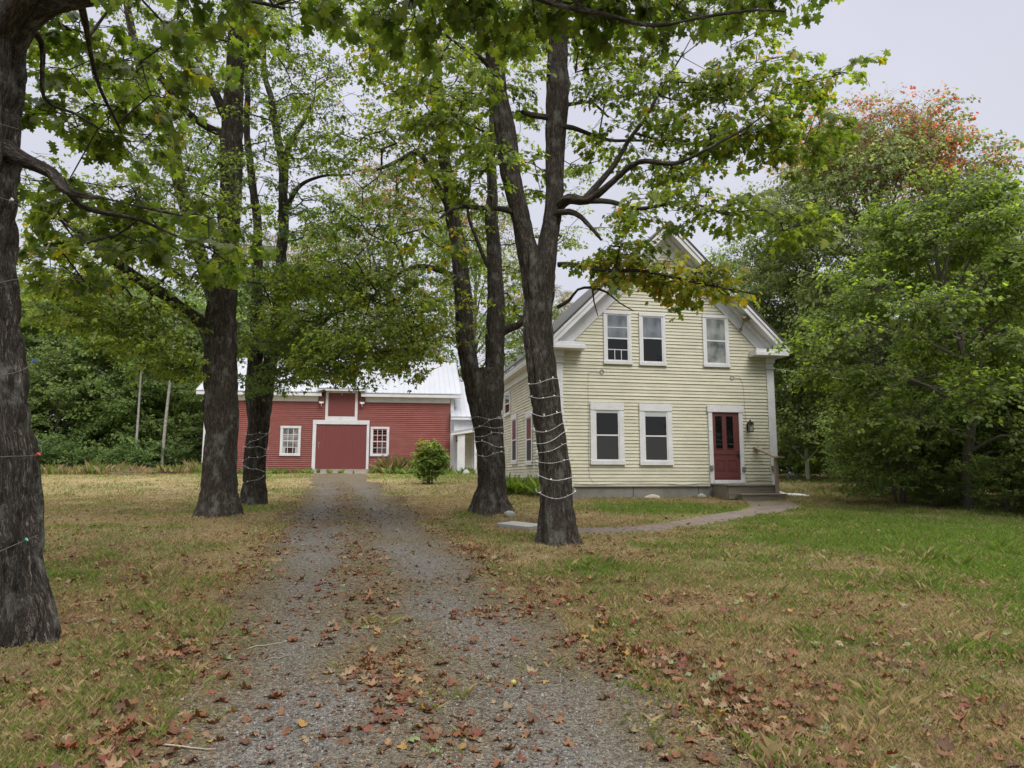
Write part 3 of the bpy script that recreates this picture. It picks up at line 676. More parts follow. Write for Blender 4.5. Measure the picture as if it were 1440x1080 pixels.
for k in range(11): y = -2.05+k*.185; z = .11+k*.027; mb.prism([(y, z-.3), (y, z), (y+.18, z+.026), (y+.18, z-.3)], 5.9+.03*(k % 3), 9.2-.02*(k % 2), 'x')
tag(mb.build('door_ramp', M['oldwood']), 'low grey plank ramp below the wide barn door', 'ramp').matrix_world = Matrix.Translation((-17.33, 40.0, 1.7)) @ Matrix.Rotation(R(8), 4, 'Z')

# ------------------------------------------------------------------ porch wing that joins barn and house
wing = tag(empty('porch_wing', (-3.40, 41.6, 1.7), R(8)), 'low wing with small open porch between the barn and the yellow house', 'wing')
mb = MB(); lap(mb, 2.2, 3.35, .115, lambda z: (0, 5), seed=8, depth=.016); mb.box(0, 5, .002, 6, 0, 3.4); mb.build('upper_wall', M['white'], wing)
mb = MB(); lap(mb, .25, 2.6, .115, lambda z: (.55, 1.05), seed=9, depth=.016)
for q in range(2): pass
mb.build('porch_wall', M['cream'], wing)
mb = MB(); lap(mb, .25, 2.6, .115, lambda z: (1.15, 5), seed=19, depth=.016); mb.build('porch_wall', M['cream'], wing)
mb = MB(); slope_roof(mb, -.2, 5.2, -.35, 3.45, 4.2, 6.1); mb.build('roof', M['metal'], wing)
mb = MB(); mb.box(-.18, 5.2, -.33, -.29, 3.26, 3.395); mb.build('fascia', M['white'], wing)
mb = MB(); mb.prism([(-.25, 2.48), (1.6, 2.80), (5, 2.80), (5, 2.72), (1.6, 2.72), (-.25, 2.38)], -1.6, -.0175); mb.build('porch_roof', M['metal'], wing)
mb = MB(); mb.prism([(-.27, 2.37), (1.6, 2.71), (5, 2.71), (5, 2.55), (1.6, 2.55), (-.27, 2.27)], -1.6, -1.55); mb.build('porch_fascia', M['white'], wing)
for a, w in ((.12, .42), (1.08, .13)):
    MB().box(a, a+w, -1.5, -1.38, .12, 2.32+a*.2).build('porch_post', M['white'], wing)
mb = MB(); mb.box(-.0, 5, -1.55, -.02, -.1, .12); mb.build('porch_floor', M['oldwood'], wing)
mb = MB(); mb.box(.03, .11, -1.65, -1.55, 1.9, 2.2); mb.ball((.07, -1.62, 1.98), .06); mb.build('porch_lamp', M['black'], wing)

# ------------------------------------------------------------------ leaves
def star(half, fold=.0, center=(.36, 0)):
    """outline from half-profile points (x,y>=0); a fan of triangles about the centre, sides folded down"""
    up = list(half); lo = [(x, -y) for x, y in half[::-1] if y > 1e-6]
    P = [(0, 0)] + up + lo if half[0] != (0, 0) else up+lo
    V = [(center[0], 0, 0)] + [(x, y, -fold*abs(y)-.12*fold*x*x*6) for x, y in P]
    n = len(P); F = [(0, i+1, (i+1) % n+1) for i in range(n)]
    return np.array(V), np.array(F)
LEAF_HI = star([(-.10, .20), (-.02, .42), (.10, .33), (.20, .30), (.34, .62), (.44, .56), (.52, .50), (.53, .22), (.66, .27), (.76, .32), (.80, .14), (1.02, 0)], .22)
LEAF_MID = star([(-.06, .36), (.2, .24), (.42, .56), (.55, .2), (.72, .26), (1, 0)], .25)
def lo_leaf():
    V = np.array([(0, 0, 0), (.32, -.5, -.1), (.5, -.16, 0), (1, 0, -.12), (.5, .16, 0), (.32, .5, -.1)]); F = np.array([(0, 1, 2), (0, 2, 4), (2, 3, 4), (0, 4, 5)])
    return V, F
LEAF_LO = lo_leaf()
LEAF_TINY = (np.array([(0, 0, 0), (.5, -.38, -.06), (1, 0, -.1), (.5, .38, -.06)]), np.array([(0, 1, 2), (0, 2, 3)]))

def rots(yaw, pitch, roll):
    cy, sy, cpp, spp, cr, sr = np.cos(yaw), np.sin(yaw), np.cos(pitch), np.sin(pitch), np.cos(roll), np.sin(roll)
    z = np.zeros_like(cy); o = np.ones_like(cy)
    Rz = np.stack([np.stack([cy, -sy, z], -1), np.stack([sy, cy, z], -1), np.stack([z, z, o], -1)], -2)
    Ry = np.stack([np.stack([cpp, z, spp], -1), np.stack([z, o, z], -1), np.stack([-spp, z, cpp], -1)], -2)
    Rx = np.stack([np.stack([o, z, z], -1), np.stack([z, cr, -sr], -1), np.stack([z, sr, cr], -1)], -2)
    return Rz @ Ry @ Rx
def spray(r, n, L, ls, leaf, droop=.55, flat=.16, needle=False):
    """one leafy twig: forked stem of length L along +x, n leaves of size ls. Returns verts, faces, shade (per vertex), leaf flag"""
    stems = [((0, 0, 0), (1, 0, 0), L)]
    for k in range(4):
        a = r.uniform(.35, .95)*(1 if k % 2 else -1); s = r.uniform(.1, .55)*L
        stems.append(((s, 0, 0), (math.cos(a), math.sin(a), r.uniform(-.15, .2)), L*r.uniform(.4, .65)))
    V, F, H, T = [], [], [], []; nv = 0
    for (p, d, l) in stems:      # thin stems: three-sided
        p = np.array(p); d = np.array(d); q = p+d*l; a = np.array((-d[1], d[0], 0)); b = np.array((0, 0, 1.)); rad = .0045
        vs = [p+a*rad, p-a*rad*.5+b*rad, p-a*rad*.5-b*rad, q]
        V += vs; F += [(nv, nv+1, nv+3), (nv+1, nv+2, nv+3), (nv+2, nv, nv+3)]; H += [0]*4; T += [0]*4; nv += 4
    lv, lf = leaf
    for i in range(n):
        p, d, l = stems[r.integers(len(stems))]
        u = .15+.85*r.random()**.8
        pos = np.array(p)+np.array(d)*l*u+np.array((0, 0, r.normal()*flat*L*.35))
        yaw = math.atan2(d[1], d[0])+r.choice([-1, 1])*r.uniform(.1, 1.3)
        Rm = rots(np.array(yaw), np.array(droop+r.normal()*.38), np.array(r.normal()*.45))
        st = np.array((math.cos(yaw), math.sin(yaw), -.3))*ls*.35
        v = (lv*ls*r.uniform(.65, 1.15)) @ Rm.T + pos + st
        V += list(v); F += [tuple(f+nv) for f in lf]; h = r.random(); H += [h]*len(lv); T += [1]*len(lv); nv += len(lv)
    return np.array(V), np.array(F), np.array(H), np.array(T)
def leaf_bank(seed, n, L, ls, leaf, k=6, **kw):
    r = np.random.default_rng(seed); return [spray(r, n, L, ls, leaf, **kw) for _ in range(k)]
GREENS = [(.028, .060, .010), (.045, .085, .014), (.070, .115, .018)]
def crown_mesh(name, pos, yaw, pitch, bank, pal, autumn=None, autumn_pal=None, scale=None, tw=(.06, .05, .04), r=None):
    """pos (N,3): twig base points; bank: templates; autumn (N,) 0..1 share of turned leaves"""
    N = len(pos); r = r or rng; which = r.integers(len(bank), size=N); scale = np.ones(N) if scale is None else scale
    pal = np.array(pal, float); Vs, Fs, Cs = [], [], []; off = 0
    Rm = rots(yaw, pitch, r.normal(size=N)*.22)
    shade = r.uniform(.75, 1.25, N)
    for b, (tv, tf, th, tt) in enumerate(bank):
        ids = np.where(which == b)[0]
        if not len(ids): continue
        v = np.einsum('nij,kj->nki', Rm[ids], tv)*scale[ids][:, None, None]+pos[ids][:, None, :]
        h = (th[None, :]+r.random(len(ids))[:, None]) % 1.0
        h2 = (th[None, :]*7.13+r.random(len(ids))[:, None]) % 1.0
        k = h*(len(pal)-1); i0 = np.clip(k.astype(int), 0, len(pal)-2); f = (k-i0)[..., None]
        c = pal[i0]*(1-f)+pal[i0+1]*f
        if autumn is not None:
            ap = np.array(autumn_pal, float); m = (h2 < autumn[ids][:, None])
            j = np.clip((h*len(ap)).astype(int), 0, len(ap)-1); c = np.where(m[..., None], ap[j], c)
        c = c*shade[ids][:, None, None]
        c = np.where(tt[None, :, None] > 0, c, np.array(tw))
        Vs.append(v.reshape(-1, 3)); Cs.append(c.reshape(-1, 3))
        Fs.append((tf[None]+(np.arange(len(ids))*len(tv))[:, None, None]+off).reshape(-1, 3)); off += len(ids)*len(tv)
    me = new_mesh(name, np.vstack(Vs), np.vstack(Fs)); set_col(me, np.vstack(Cs)); return me

# ------------------------------------------------------------------ limbs and branches
def sweep(pts, rad, nth, amp=.0, flare=None, seed=0, fr=(14, 2.4)):
    """bark tube along pts (n,3) with furrows; returns V, F, bk"""
    P = np.asarray(pts, float); n = len(P)
    T = np.gradient(P, axis=0); T /= np.linalg.norm(T, axis=1)[:, None]
    A = np.zeros_like(P); a = np.cross(T[0], (0, 1, 0)); a = a/np.linalg.norm(a) if np.linalg.norm(a) > .1 else np.array((1., 0, 0))
    for i in range(n):
        a = a-T[i]*a.dot(T[i]); a /= np.linalg.norm(a); A[i] = a
    B = np.cross(T, A); L = np.concatenate([[0], np.cumsum(np.linalg.norm(np.diff(P, axis=0), axis=1))])
    th = np.linspace(0, 2*PI, nth, endpoint=False); ct, s_ = np.cos(th)[None], np.sin(th)[None]
    r = np.asarray(rad)[:, None]*np.ones((1, nth))
    bk = np.stack([ct*r, s_*r, L[:, None]+0*r], -1)
    if flare is not None:
        h, w, lobes = flare; ph = seed*1.7
        r = r*(1+w*np.exp(-L[:, None]/h)*(1+.45*np.cos(lobes*th[None]+ph)+.25*np.cos((lobes+3)*th[None]+2*ph)))
    if amp:
        q = np.stack([ct*r*fr[0]+seed*9, s_*r*fr[0], L[:, None]*fr[1]+0*r], -1)
        w1 = vnoise(q*.45)
        q[..., 0] += w1*1.6
        rid = np.abs(vnoise(q)-.5)*2; rid2 = np.abs(vnoise(q*2.2+31)-.5)*2
        lump = vnoise(np.stack([ct*2.2+seed+0*r, s_*2.2+0*r, L[:, None]*.9+0*r], -1))-.5
        r = r+amp*(np.minimum(rid*1.6, 1)+.45*rid2-.8)+np.asarray(rad)[:, None]*.20*lump
    V = P[:, None]+A[:, None]*(ct*r)[..., None]+B[:, None]*(s_*r)[..., None]
    idx = np.arange(n*nth).reshape(n, nth); j = np.roll(idx, -1, 1)
    F = np.stack([idx[:-1], j[:-1], j[1:], idx[1:]], -1).reshape(-1, 4)
    F3 = np.vstack([F[:, [0, 1, 2]], F[:, [0, 2, 3]]])
    return V.reshape(-1, 3), F3, bk.reshape(-1, 3)

class Tree:
    def __init__(s, seed=1): s.r = np.random.default_rng(seed); s.P = []; s.par = []; s.rad = []; s.fix = []; s.parts = []; s.seed = seed; s.tips = []
    def limb(s, pts, amp=.0, nth=12, flare=None, step=.1, tip=True, fr=(14, 2.4)):
        """pts: list of (point, radius)"""
        Q = np.array([(*p, r) for p, r in pts]); Q = catmull(Q, step); q = Q[:, :3].copy(); r = np.maximum(Q[:, 3]*(.92 if amp > .012 else 1)-amp*.25, .004)
        if flare is None and len(q) > 4:   # a natural wander on limbs
            Lq = np.concatenate([[0], np.cumsum(np.linalg.norm(np.diff(q, axis=0), axis=1))])
            for a in range(3):
                q[:, a] += (vnoise(np.stack([Lq*1.3, Lq*0+a*5+s.seed, Lq*0+q[0, 0]*3], -1))-.5)*np.minimum(Lq, 1)*.14*(1-np.clip(r/.25, 0, 1))
        s.parts.append(sweep(q, r, nth, amp, flare, s.seed, fr))
        k = max(1, int(.22/step)); prev = -1
        for i in range(0, len(q), k):
            if q[i, 2] < 2.2 and flare is not None: continue
            s.P.append(q[i]); s.par.append(prev); s.rad.append(r[i]); s.fix.append(True); prev = len(s.P)-1
        return q, r
    def grow(s, targets, bias=.35, sag=.12):
        """connect each target point to the nearest limb or branch"""
        T = np.asarray(targets, float)
        P = np.array(s.P); d0 = np.array([np.min(np.linalg.norm(P-t, axis=1)) for t in T]); order = np.argsort(d0)
        cap = len(P)+len(T)*7; buf = np.zeros((cap, 3)); n = len(P); buf[:n] = P
        dirs = np.zeros((len(T), 3))
        for ti in order:
            t = T[ti]; dv = t-buf[:n]; d = np.linalg.norm(dv, axis=1)
            cost = d+bias*np.maximum(0, -dv[:, 2]+.25*np.hypot(dv[:, 0], dv[:, 1])) + np.where(np.arange(n) < len(P), 0.0, .12)
            j = int(np.argmin(cost)); p = buf[j]; L = d[j]; m = max(1, min(6, int(L/.35)))
            base = t-p; prev = j; last = p
            perp = np.array((-base[1], base[0], 0))*s.r.normal()*.12+np.array((0, 0, 1))*L*sag*s.r.uniform(-.3, 1)
            for k in range(1, m+1):
                u = k/m; q = p+base*u+perp*4*u*(1-u)*.5+s.r.normal(size=3)*.025*L*(u < 1)
                buf[n] = q; s.P.append(q); s.par.append(prev); s.rad.append(.0); s.fix.append(False); prev = n; dv_ = q-last; last = q; n += 1
            s.tips.append(n-1); dirs[ti] = dv_/(np.linalg.norm(dv_)+1e-9)
        return dirs
    def branches(s, base=.0052, expo=.47, cap=.6, nside=5):
        n = len(s.P); P = np.array(s.P); par = np.array(s.par); cnt = np.zeros(n); fix = np.array(s.fix); rad = np.array(s.rad)
        for t in s.tips:
            i = t
            while i >= 0 and not fix[i]: cnt[i] += 1; i = par[i]
        for i in range(n):
            if not fix[i]:
                rad[i] = base*cnt[i]**expo
        for i in range(n):     # never thicker than what it grows from
            if not fix[i]: rad[i] = min(rad[i], rad[par[i]]*(cap if fix[par[i]] else 1))
        e = np.where(~fix)[0]
        if not len(e): return
        p0 = P[par[e]]; p1 = P[e]; r0 = np.where(fix[par[e]], np.minimum(rad[par[e]], rad[e]*1.35), rad[par[e]]); r1 = rad[e]
        d = p1-p0; L = np.linalg.norm(d, axis=1)+1e-9; d = d/L[:, None]
        up = np.where(np.abs(d[:, 2:3]) > .9, np.array([[1., 0, 0]]), np.array([[0, 0, 1.]])); a = np.cross(d, up); a /= np.linalg.norm(a, axis=1)[:, None]; b = np.cross(d, a)
        th = np.linspace(0, 2*PI, nside, endpoint=False); c_ = np.cos(th)[None, :, None]; s_ = np.sin(th)[None, :, None]
        ring = a[:, None]*c_+b[:, None]*s_
        V = np.concatenate([(p0-d*.3*r0[:, None])[:, None]+ring*r0[:, None, None], p1[:, None]+ring*r1[:, None, None]], 1)
        m = len(e); base_i = (np.arange(m)*2*nside)[:, None]; k = np.arange(nside)[None]; k2 = (k+1) % nside
        F = np.concatenate([np.stack([base_i+k, base_i+k2, base_i+nside+k2], -1).reshape(-1, 3), np.stack([base_i+k, base_i+nside+k2, base_i+nside+k], -1).reshape(-1, 3)])
        bk = np.concatenate([ring*r0[:, None, None], ring*r1[:, None, None]+np.array((0, 0, .3))], 1).reshape(-1, 3)
        s.parts.append((V.reshape(-1, 3), F, bk))
    def trunk_mesh(s, name):
        off = 0; Vs, Fs, Bs = [], [], []
        for v, f, b in s.parts: Vs.append(v); Fs.append(f+off); Bs.append(b); off += len(v)
        me = new_mesh(name, np.vstack(Vs), np.vstack(Fs)); smooth(me); set_vec(me, np.vstack(Bs)); return me

def cloud(r, c, rad, n, flat=True):
    """n points through an ellipsoid, more towards its shell, gathered in drooping layers"""
    v = r.normal(size=(n, 3)); v /= np.linalg.norm(v, axis=1)[:, None]; v *= (r.random(n)**.45)[:, None]
    p = np.asarray(c)+v*np.asarray(rad)
    return p
def dress(tree, root, clouds, bank, pal, autumn_fn=None, autumn_pal=None, trunk_mat='bark', pitch=.12, size=1.0, extra=(), tone=(.06, .05, .04), branch=dict(), thin=.0):
    pts = np.vstack([cloud(tree.r, c, rd, n) for c, rd, n in clouds])
    dirs = tree.grow(pts)
    tree.branches(**branch)
    yaw = np.arctan2(dirs[:, 1], dirs[:, 0])+tree.r.normal(size=len(pts))*.5
    pt = pitch+tree.r.normal(size=len(pts))*.22
    L = bank[0][0][:, 0].max()
    back = np.stack([np.cos(yaw), np.sin(yaw), 0*yaw], -1)*L*.25
    au = autumn_fn(pts) if autumn_fn else None
    keep = tree.r.random(len(pts)) >= thin
    me = crown_mesh('crown', (pts-back)[keep], yaw[keep], pt[keep], bank, pal, None if au is None else au[keep], autumn_pal, scale=tree.r.uniform(.75, 1.2, len(pts))[keep]*size, tw=tone, r=tree.r)
    tm = tree.trunk_mesh('trunk')
    a = link('trunk', tm, M[trunk_mat], root); b = link('crown', me, M['leaf'], root)
    o = Vector(root.location)
    for q in (a, b): q.location = -o
    return pts

YEL = [(.27, .235, .035), (.22, .235, .035), (.30, .21, .035), (.18, .21, .03)]
ORA = [(.34, .13, .06), (.30, .10, .06), (.36, .18, .07), (.30, .07, .05)]
BR = [(.17, .09, .03), (.22, .13, .04), (.12, .09, .03)]
def U(px, py, Y, w): p = at(px, py, Y); return (p, pr(w, p))
def up(n=None): pass
def patchy(seed, s, lo, hi, gain=1.0):
    return lambda p: np.clip((vnoise(p*s+seed)-lo)/(hi-lo), 0, 1)*gain

MIDB = leaf_bank(11, 36, .66, .098, LEAF_MID, k=8)
LOB = leaf_bank(12, 40, .85, .105, LEAF_LO, k=8)
HIB = leaf_bank(13, 24, .52, .104, LEAF_HI, droop=.8, k=10)
G_MID = [(.060, .096, .018), (.100, .145, .026), (.155, .198, .036), (.21, .24, .045)]
G_DEEP = [(.048, .084, .024), (.075, .118, .032), (.11, .155, .038)]

# ---- maple beside the house walk, forked, wrapped in lights (bole 11.3 m away)
Y = 11.2; bx, by = .74, 11.3
def base_pt(px, Y, w):
    p = at(px, 700, Y); return (np.array((p[0], Y, gz(p[0], Y)-.12)), pr(w, np.array((p[0], Y, 1.))))
t1 = Tree(3)
q1, r1 = t1.limb([base_pt(784, Y, 57), U(784, 745, Y, 55), U(780, 663, Y, 51), U(772, 600, Y, 47), U(765, 541, Y, 45), U(757, 473, Y, 44), U(758, 420, Y, 47), U(757, 385, Y, 52), U(757, 360, Y, 44)], .034, 220, (.30, .38, 5), .03)
t1.limb([U(757, 412, Y, 40), U(747, 370, Y, 38), U(738, 333, Y-.05, 33), U(721, 267, Y-.1, 30), U(714, 200, Y-.1, 31), U(704, 133, Y-.1, 26), U(692, 67, Y, 22), U(684, 0, Y+.1, 20), U(676, -110, Y+.3, 16), U(690, -300, Y+.4, 8), U(700, -460, Y+.4, 3)], .026, 120, None, .035)
t1.limb([U(760, 412, Y, 40), U(768, 365, Y+.05, 36), U(772, 333, Y+.1, 32), U(779, 267, Y+.15, 28), U(782, 200, Y+.2, 29), U(785, 133, Y+.2, 35), U(785, 95, Y+.2, 33), U(787, 30, Y+.2, 28), U(800, -80, Y+.2, 22), U(815, -250, Y, 13), U(830, -420, Y, 5)], .026, 120, None, .035)
t1.limb([U(786, 290, 11.3, 16), U(800, 280, 11.1, 15), U(827, 282, 10.9, 13), U(858, 262, 10.7, 10), U(902, 231, 10.4, 8), U(947, 228, 10.1, 6), U(1000, 205, 9.8, 4), U(1080, 165, 9.5, 2.5)], .004, 16)
t1.limb([U(822, 282, 10.9, 11), U(862, 235, 11, 8), U(884, 200, 11.1, 6.5), U(907, 169, 11.2, 5), U(935, 120, 11.3, 3), U(960, 80, 11.3, 2)], .003, 12)
t1.limb([U(786, 178, 11.3, 8), U(805, 180, 11.5, 7), U(830, 189, 11.6, 5.5), U(867, 200, 11.8, 4.5), U(920, 200, 12, 3)], 0, 9)
t1.limb([U(784, 150, 11.4, 7), U(810, 146, 11.7, 5), U(835, 146, 11.9, 4), U(860, 168, 12, 2.5)], 0, 8)
t1.limb([U(827, 282, 10.9, 9), U(858, 284, 10.7, 7.5), U(902, 294, 10.5, 6), U(960, 283, 10.2, 4), U(1020, 300, 10, 3)], .002, 12)
t1.limb([U(786, 372, 11.2, 8), U(803, 372, 11.0, 7), U(821, 375, 10.8, 5.5), U(859, 382, 10.5, 6), U(914, 385, 10.3, 4.5), U(960, 391, 10.1, 3.5), U(1005, 400, 10, 3), U(1082, 415, 9.9, 1.5)], .002, 12)
t1.limb([U(780, 300, 11.2, 10), U(800, 298, 11.1, 9), U(818, 306, 11.0, 7), U(840, 328, 10.9, 5), U(850, 340, 10.9, 3)], 0, 9)
t1.limb([U(784, 432, 11.2, 6), U(800, 423, 11.1, 5), U(813, 408, 11, 3.5), U(833, 405, 10.9, 4), U(856, 412, 10.8, 3), U(875, 428, 10.7, 2), U(897, 441, 10.6, 1.5)], 0, 8)
t1.limb([U(833, 405, 10.9, 3), U(836, 425, 10.8, 2), U(842, 445, 10.8, 1.2)], 0, 6); 
t1.limb([U(730, 300, 11.1, 10), U(700, 293, 10.9, 8), U(670, 291, 10.7, 7), U(640, 290, 10.5, 5), U(605, 315, 10.3, 3), U(560, 330, 10.2, 2)], .002, 12)
t1.limb([U(770, 165, 11.3, 9), U(748, 162, 11.2, 8), U(735, 158, 11.1, 6)], 0, 8)
t1.limb([U(702, 120, 11.1, 9), U(680, 85, 10.8, 7), U(655, 70, 10.5, 5), U(625, 50, 10.3, 3)], 0, 9)
root1 = tag(empty('maple_tree', (q1[0][0], q1[0][1], q1[0][2]+.12)), 'forked maple nearest the house, its trunk wound with white lights', 'tree', 'old maples lining the drive')
def cl(px, py, Y, rx, ry, rz, n): return (at(px, py, Y), (rx, ry, rz), n)
cl1 = [cl(870, 130, 11.2, .75, .9, .45, 18), cl(960, 130, 11, .85, .9, .42, 24), cl(1050, 115, 10.6, .75, .9, .38, 22), cl(1130, 118, 10.4, .5, .6, .28, 10), cl(1170, 108, 10.3, .25, .4, .14, 4), cl(905, 190, 11.2, .7, .9, .35, 14),
       cl(985, 192, 10.7, .8, .8, .35, 22), cl(1070, 190, 10.2, .8, .7, .30, 22), cl(1145, 178, 10, .35, .4, .2, 7), cl(1120, 212, 10, .45, .4, .15, 7), cl(940, 240, 10.5, .6, .7, .25, 10), cl(960, 285, 10.2, .7, .6, .22, 11), cl(1025, 302, 10, .6, .6, .22, 11),
       cl(885, 300, 10.7, .55, .6, .22, 8), cl(1110, 312, 9.9, .42, .4, .2, 11), cl(870, 352, 10.7, .5, .5, .14, 12), cl(915, 374, 10.4, .45, .4, .09, 14), cl(965, 390, 10.2, .35, .4, .08, 12), cl(1005, 402, 10.1, .22, .3, .07, 8), cl(850, 372, 10.6, .35, .4, .1, 7),
       cl(640, 120, 10.6, .8, .9, .5, 20), cl(700, 60, 11, .9, 1, .5, 20), cl(600, 180, 10.4, .7, .8, .4, 14), cl(700, 215, 10.6, .45, .5, .35, 9), cl(670, 260, 10.6, .5, .5, .3, 9), cl(560, 60, 10.5, .9, .9, .5, 18), cl(730, 140, 11.6, .5, .5, .4, 7),
       cl(590, 320, 10.3, .5, .5, .2, 6), cl(620, 345, 10.3, .3, .4, .15, 3), cl(790, 20, 12, 1.2, 1, .7, 22), cl(900, 40, 11.6, 1.1, 1, .6, 22), cl(1020, 50, 11, .9, 1, .5, 16), cl(830, 200, 12.2, .4, .8, .4, 6), cl(750, 240, 12.2, .3, .4, .5, 5), cl(845, 100, 12.5, .6, .8, .5, 9),
       cl(690, -120, 11.5, 2.6, 2.6, 1.2, 90), cl(830, -160, 11.5, 2.8, 2.8, 1.4, 90), cl(760, -350, 11.5, 2.6, 2.6, 1.4, 70), cl(560, -60, 11, 1.6, 1.8, .8, 36), cl(980, -70, 11, 1.8, 2, .8, 40)]
def au1(p):
    a = np.clip((vnoise(p*.9+4)-.5)/.3, 0, 1)*.16
    low = (p[:, 2] < 5.0) & (p[:, 0] > 1.2)
    return np.where(low, .62, a)
dress(t1, root1, cl1, MIDB, G_MID, au1, YEL, pitch=.15, branch=dict(base=.0045))

# ---- twin maple behind it (16 m)
Y = 16.1; t2 = Tree(8)
q2, r2 = t2.limb([base_pt(690, Y, 54), U(690, 705, Y, 50), U(692, 680, Y, 43), U(690, 621, Y, 44), U(684, 580, Y, 48), U(679, 545, Y, 54), U(677, 520, Y, 50)], .034, 180, (.32, .42, 4), .035)
t2.limb([U(676, 575, Y, 30), U(663, 525, Y, 30), U(654, 470, Y, 28), U(650, 400, Y, 27), U(642, 335, Y, 24), U(632, 267, Y, 21), U(622, 190, Y, 18), U(616, 130, Y, 16), U(610, 50, Y, 14), U(605, -60, Y, 9), U(600, -200, Y, 4)], .024, 100, None, .045)
t2.limb([U(692, 575, Y+.2, 32), U(696, 520, Y+.3, 31), U(697, 460, Y+.3, 29), U(697, 400, Y+.3, 26), U(693, 330, Y+.3, 22), U(692, 283, Y+.3, 19), U(692, 200, Y+.3, 14), U(694, 120, Y+.3, 11), U(705, 20, Y+.3, 8), U(715, -120, Y+.3, 4)], .024, 100, None, .045)
t2.limb([U(700, 470, 16.4, 14), U(716, 462, 16.4, 12), U(732, 455, 16.3, 9), U(745, 425, 16.2, 6)], .002, 10)
t2.limb([U(648, 395, 16, 10), U(620, 380, 15.8, 8), U(590, 372, 15.6, 6), U(550, 390, 15.4, 4), U(520, 420, 15.2, 3)], .002, 10)
t2.limb([U(636, 300, 16, 12), U(620, 270, 15.8, 10), U(590, 215, 15.6, 8), U(560, 225, 15.4, 6), U(530, 240, 15.2, 4)], .002, 10)
t2.limb([U(692, 385, 16.4, 7), U(670, 340, 16.2, 5), U(660, 290, 16, 4), U(662, 200, 15.8, 3)], 0, 8)
root2 = tag(empty('maple_tree', (q2[0][0], q2[0][1], q2[0][2]+.12)), 'maple with twin stems between the drive and the house corner, wrapped in lights', 'tree', 'old maples lining the drive')
cl2 = [cl(560, 260, 15.4, 1.5, 1.3, .8, 42), cl(520, 330, 15.2, 1.4, 1.3, .7, 44), cl(480, 400, 15.2, 1.3, 1.3, .7, 44), cl(560, 400, 15.4, 1.3, 1.2, .7, 44), cl(600, 450, 15.2, 1.2, 1.2, .6, 44), cl(530, 470, 15, 1.3, 1.2, .5, 46), cl(470, 500, 15, 1.1, 1.2, .45, 34), cl(580, 498, 15, .9, 1.1, .3, 22),
       cl(620, 200, 16, 1.3, 1.3, .8, 40), cl(680, 330, 16.8, .9, .9, .8, 26), cl(710, 400, 17.2, .7, .9, .6, 20), cl(590, 120, 16, 1.4, 1.3, .8, 34), cl(700, 180, 17, 1.2, 1.2, .9, 30), cl(500, 180, 15.5, 1.3, 1.3, .8, 26), cl(730, 440, 16.6, .35, .5, .4, 9), cl(738, 480, 16.6, .25, .4, .25, 5), cl(640, 60, 16, 2, 2, 1, 44), cl(560, 20, 16, 1.8, 1.8, 1, 36), cl(740, 60, 17, 1.6, 1.6, 1, 30),
       cl(620, -120, 16, 3, 3, 1.4, 80), cl(750, -80, 16.5, 2, 2, 1.2, 40), cl(400, 455, 15.5, 1.0, 1.1, .45, 24), cl(430, 380, 15.8, 1.2, 1.2, .7, 34), cl(790, 330, 18, .9, .9, .7, 12), cl(800, 230, 18, .9, .9, .8, 12)]
dress(t2, root2, cl2, LOB, G_MID, patchy(7, .6, .55, .85, .4), YEL, pitch=.15, size=1.0, branch=dict(base=.005))

# ---- thick maple left of the drive (15.3 m)
Y = 15.2; t3 = Tree(5)
q3, r3 = t3.limb([base_pt(308, Y, 58), U(308, 705, Y, 54), U(310, 660, Y, 49), U(311, 600, Y, 48), U(309, 527, Y, 49), U(311, 470, Y, 46), U(313, 427, Y, 41), U(320, 340, Y, 34), U(325, 260, Y, 32), U(326, 233, Y, 33), U(327, 160, Y, 31), U(331, 90, Y, 26), U(333, 20, Y, 22), U(336, -90, Y, 16), U(340, -250, Y, 8), U(345, -380, Y, 3)], .034, 180, (.34, .40, 6), .035)
t3.limb([U(300, 485, Y, 22), U(284, 455, Y, 19), U(253, 432, Y-.3, 17), U(230, 413, Y-.6, 16), U(200, 397, Y-.9, 14), U(167, 373, Y-1.2, 12), U(143, 360, Y-1.4, 10), U(110, 325, Y-1.7, 7), U(75, 290, Y-2, 4)], .006, 30)
t3.limb([U(306, 440, Y+.2, 20), U(285, 370, Y+.6, 19), U(262, 300, Y+1, 18), U(247, 230, Y+1.2, 17), U(233, 167, Y+1.3, 16), U(207, 117, Y+1.4, 14), U(190, 67, Y+1.5, 12), U(175, -20, Y+1.6, 8)], .006, 30)
t3.limb([U(322, 195, Y, 13), U(304, 185, Y, 11), U(283, 173, Y-.2, 10), U(253, 147, Y-.4, 9), U(227, 113, Y-.6, 8.5), U(200, 80, Y-.8, 8), U(187, 50, Y-.9, 7), U(178, 17, Y-1, 5)], .003, 16)
t3.limb([U(324, 170, Y, 14), U(313, 157, Y, 13), U(300, 127, Y-.1, 12), U(273, 100, Y-.2, 10), U(243, 77, Y-.3, 8), U(207, 72, Y-.5, 6), U(175, 78, Y-.7, 3)], .003, 16)
t3.limb([U(303, 130, Y-.1, 8), U(290, 100, Y-.1, 6), U(270, 75, Y-.1, 5), U(250, 45, Y-.1, 3)], 0, 9)
root3 = tag(empty('maple_tree', (q3[0][0], q3[0][1], q3[0][2]+.12)), 'thick straight maple left of the drive with a long low limb reaching left', 'tree', 'old maples lining the drive')
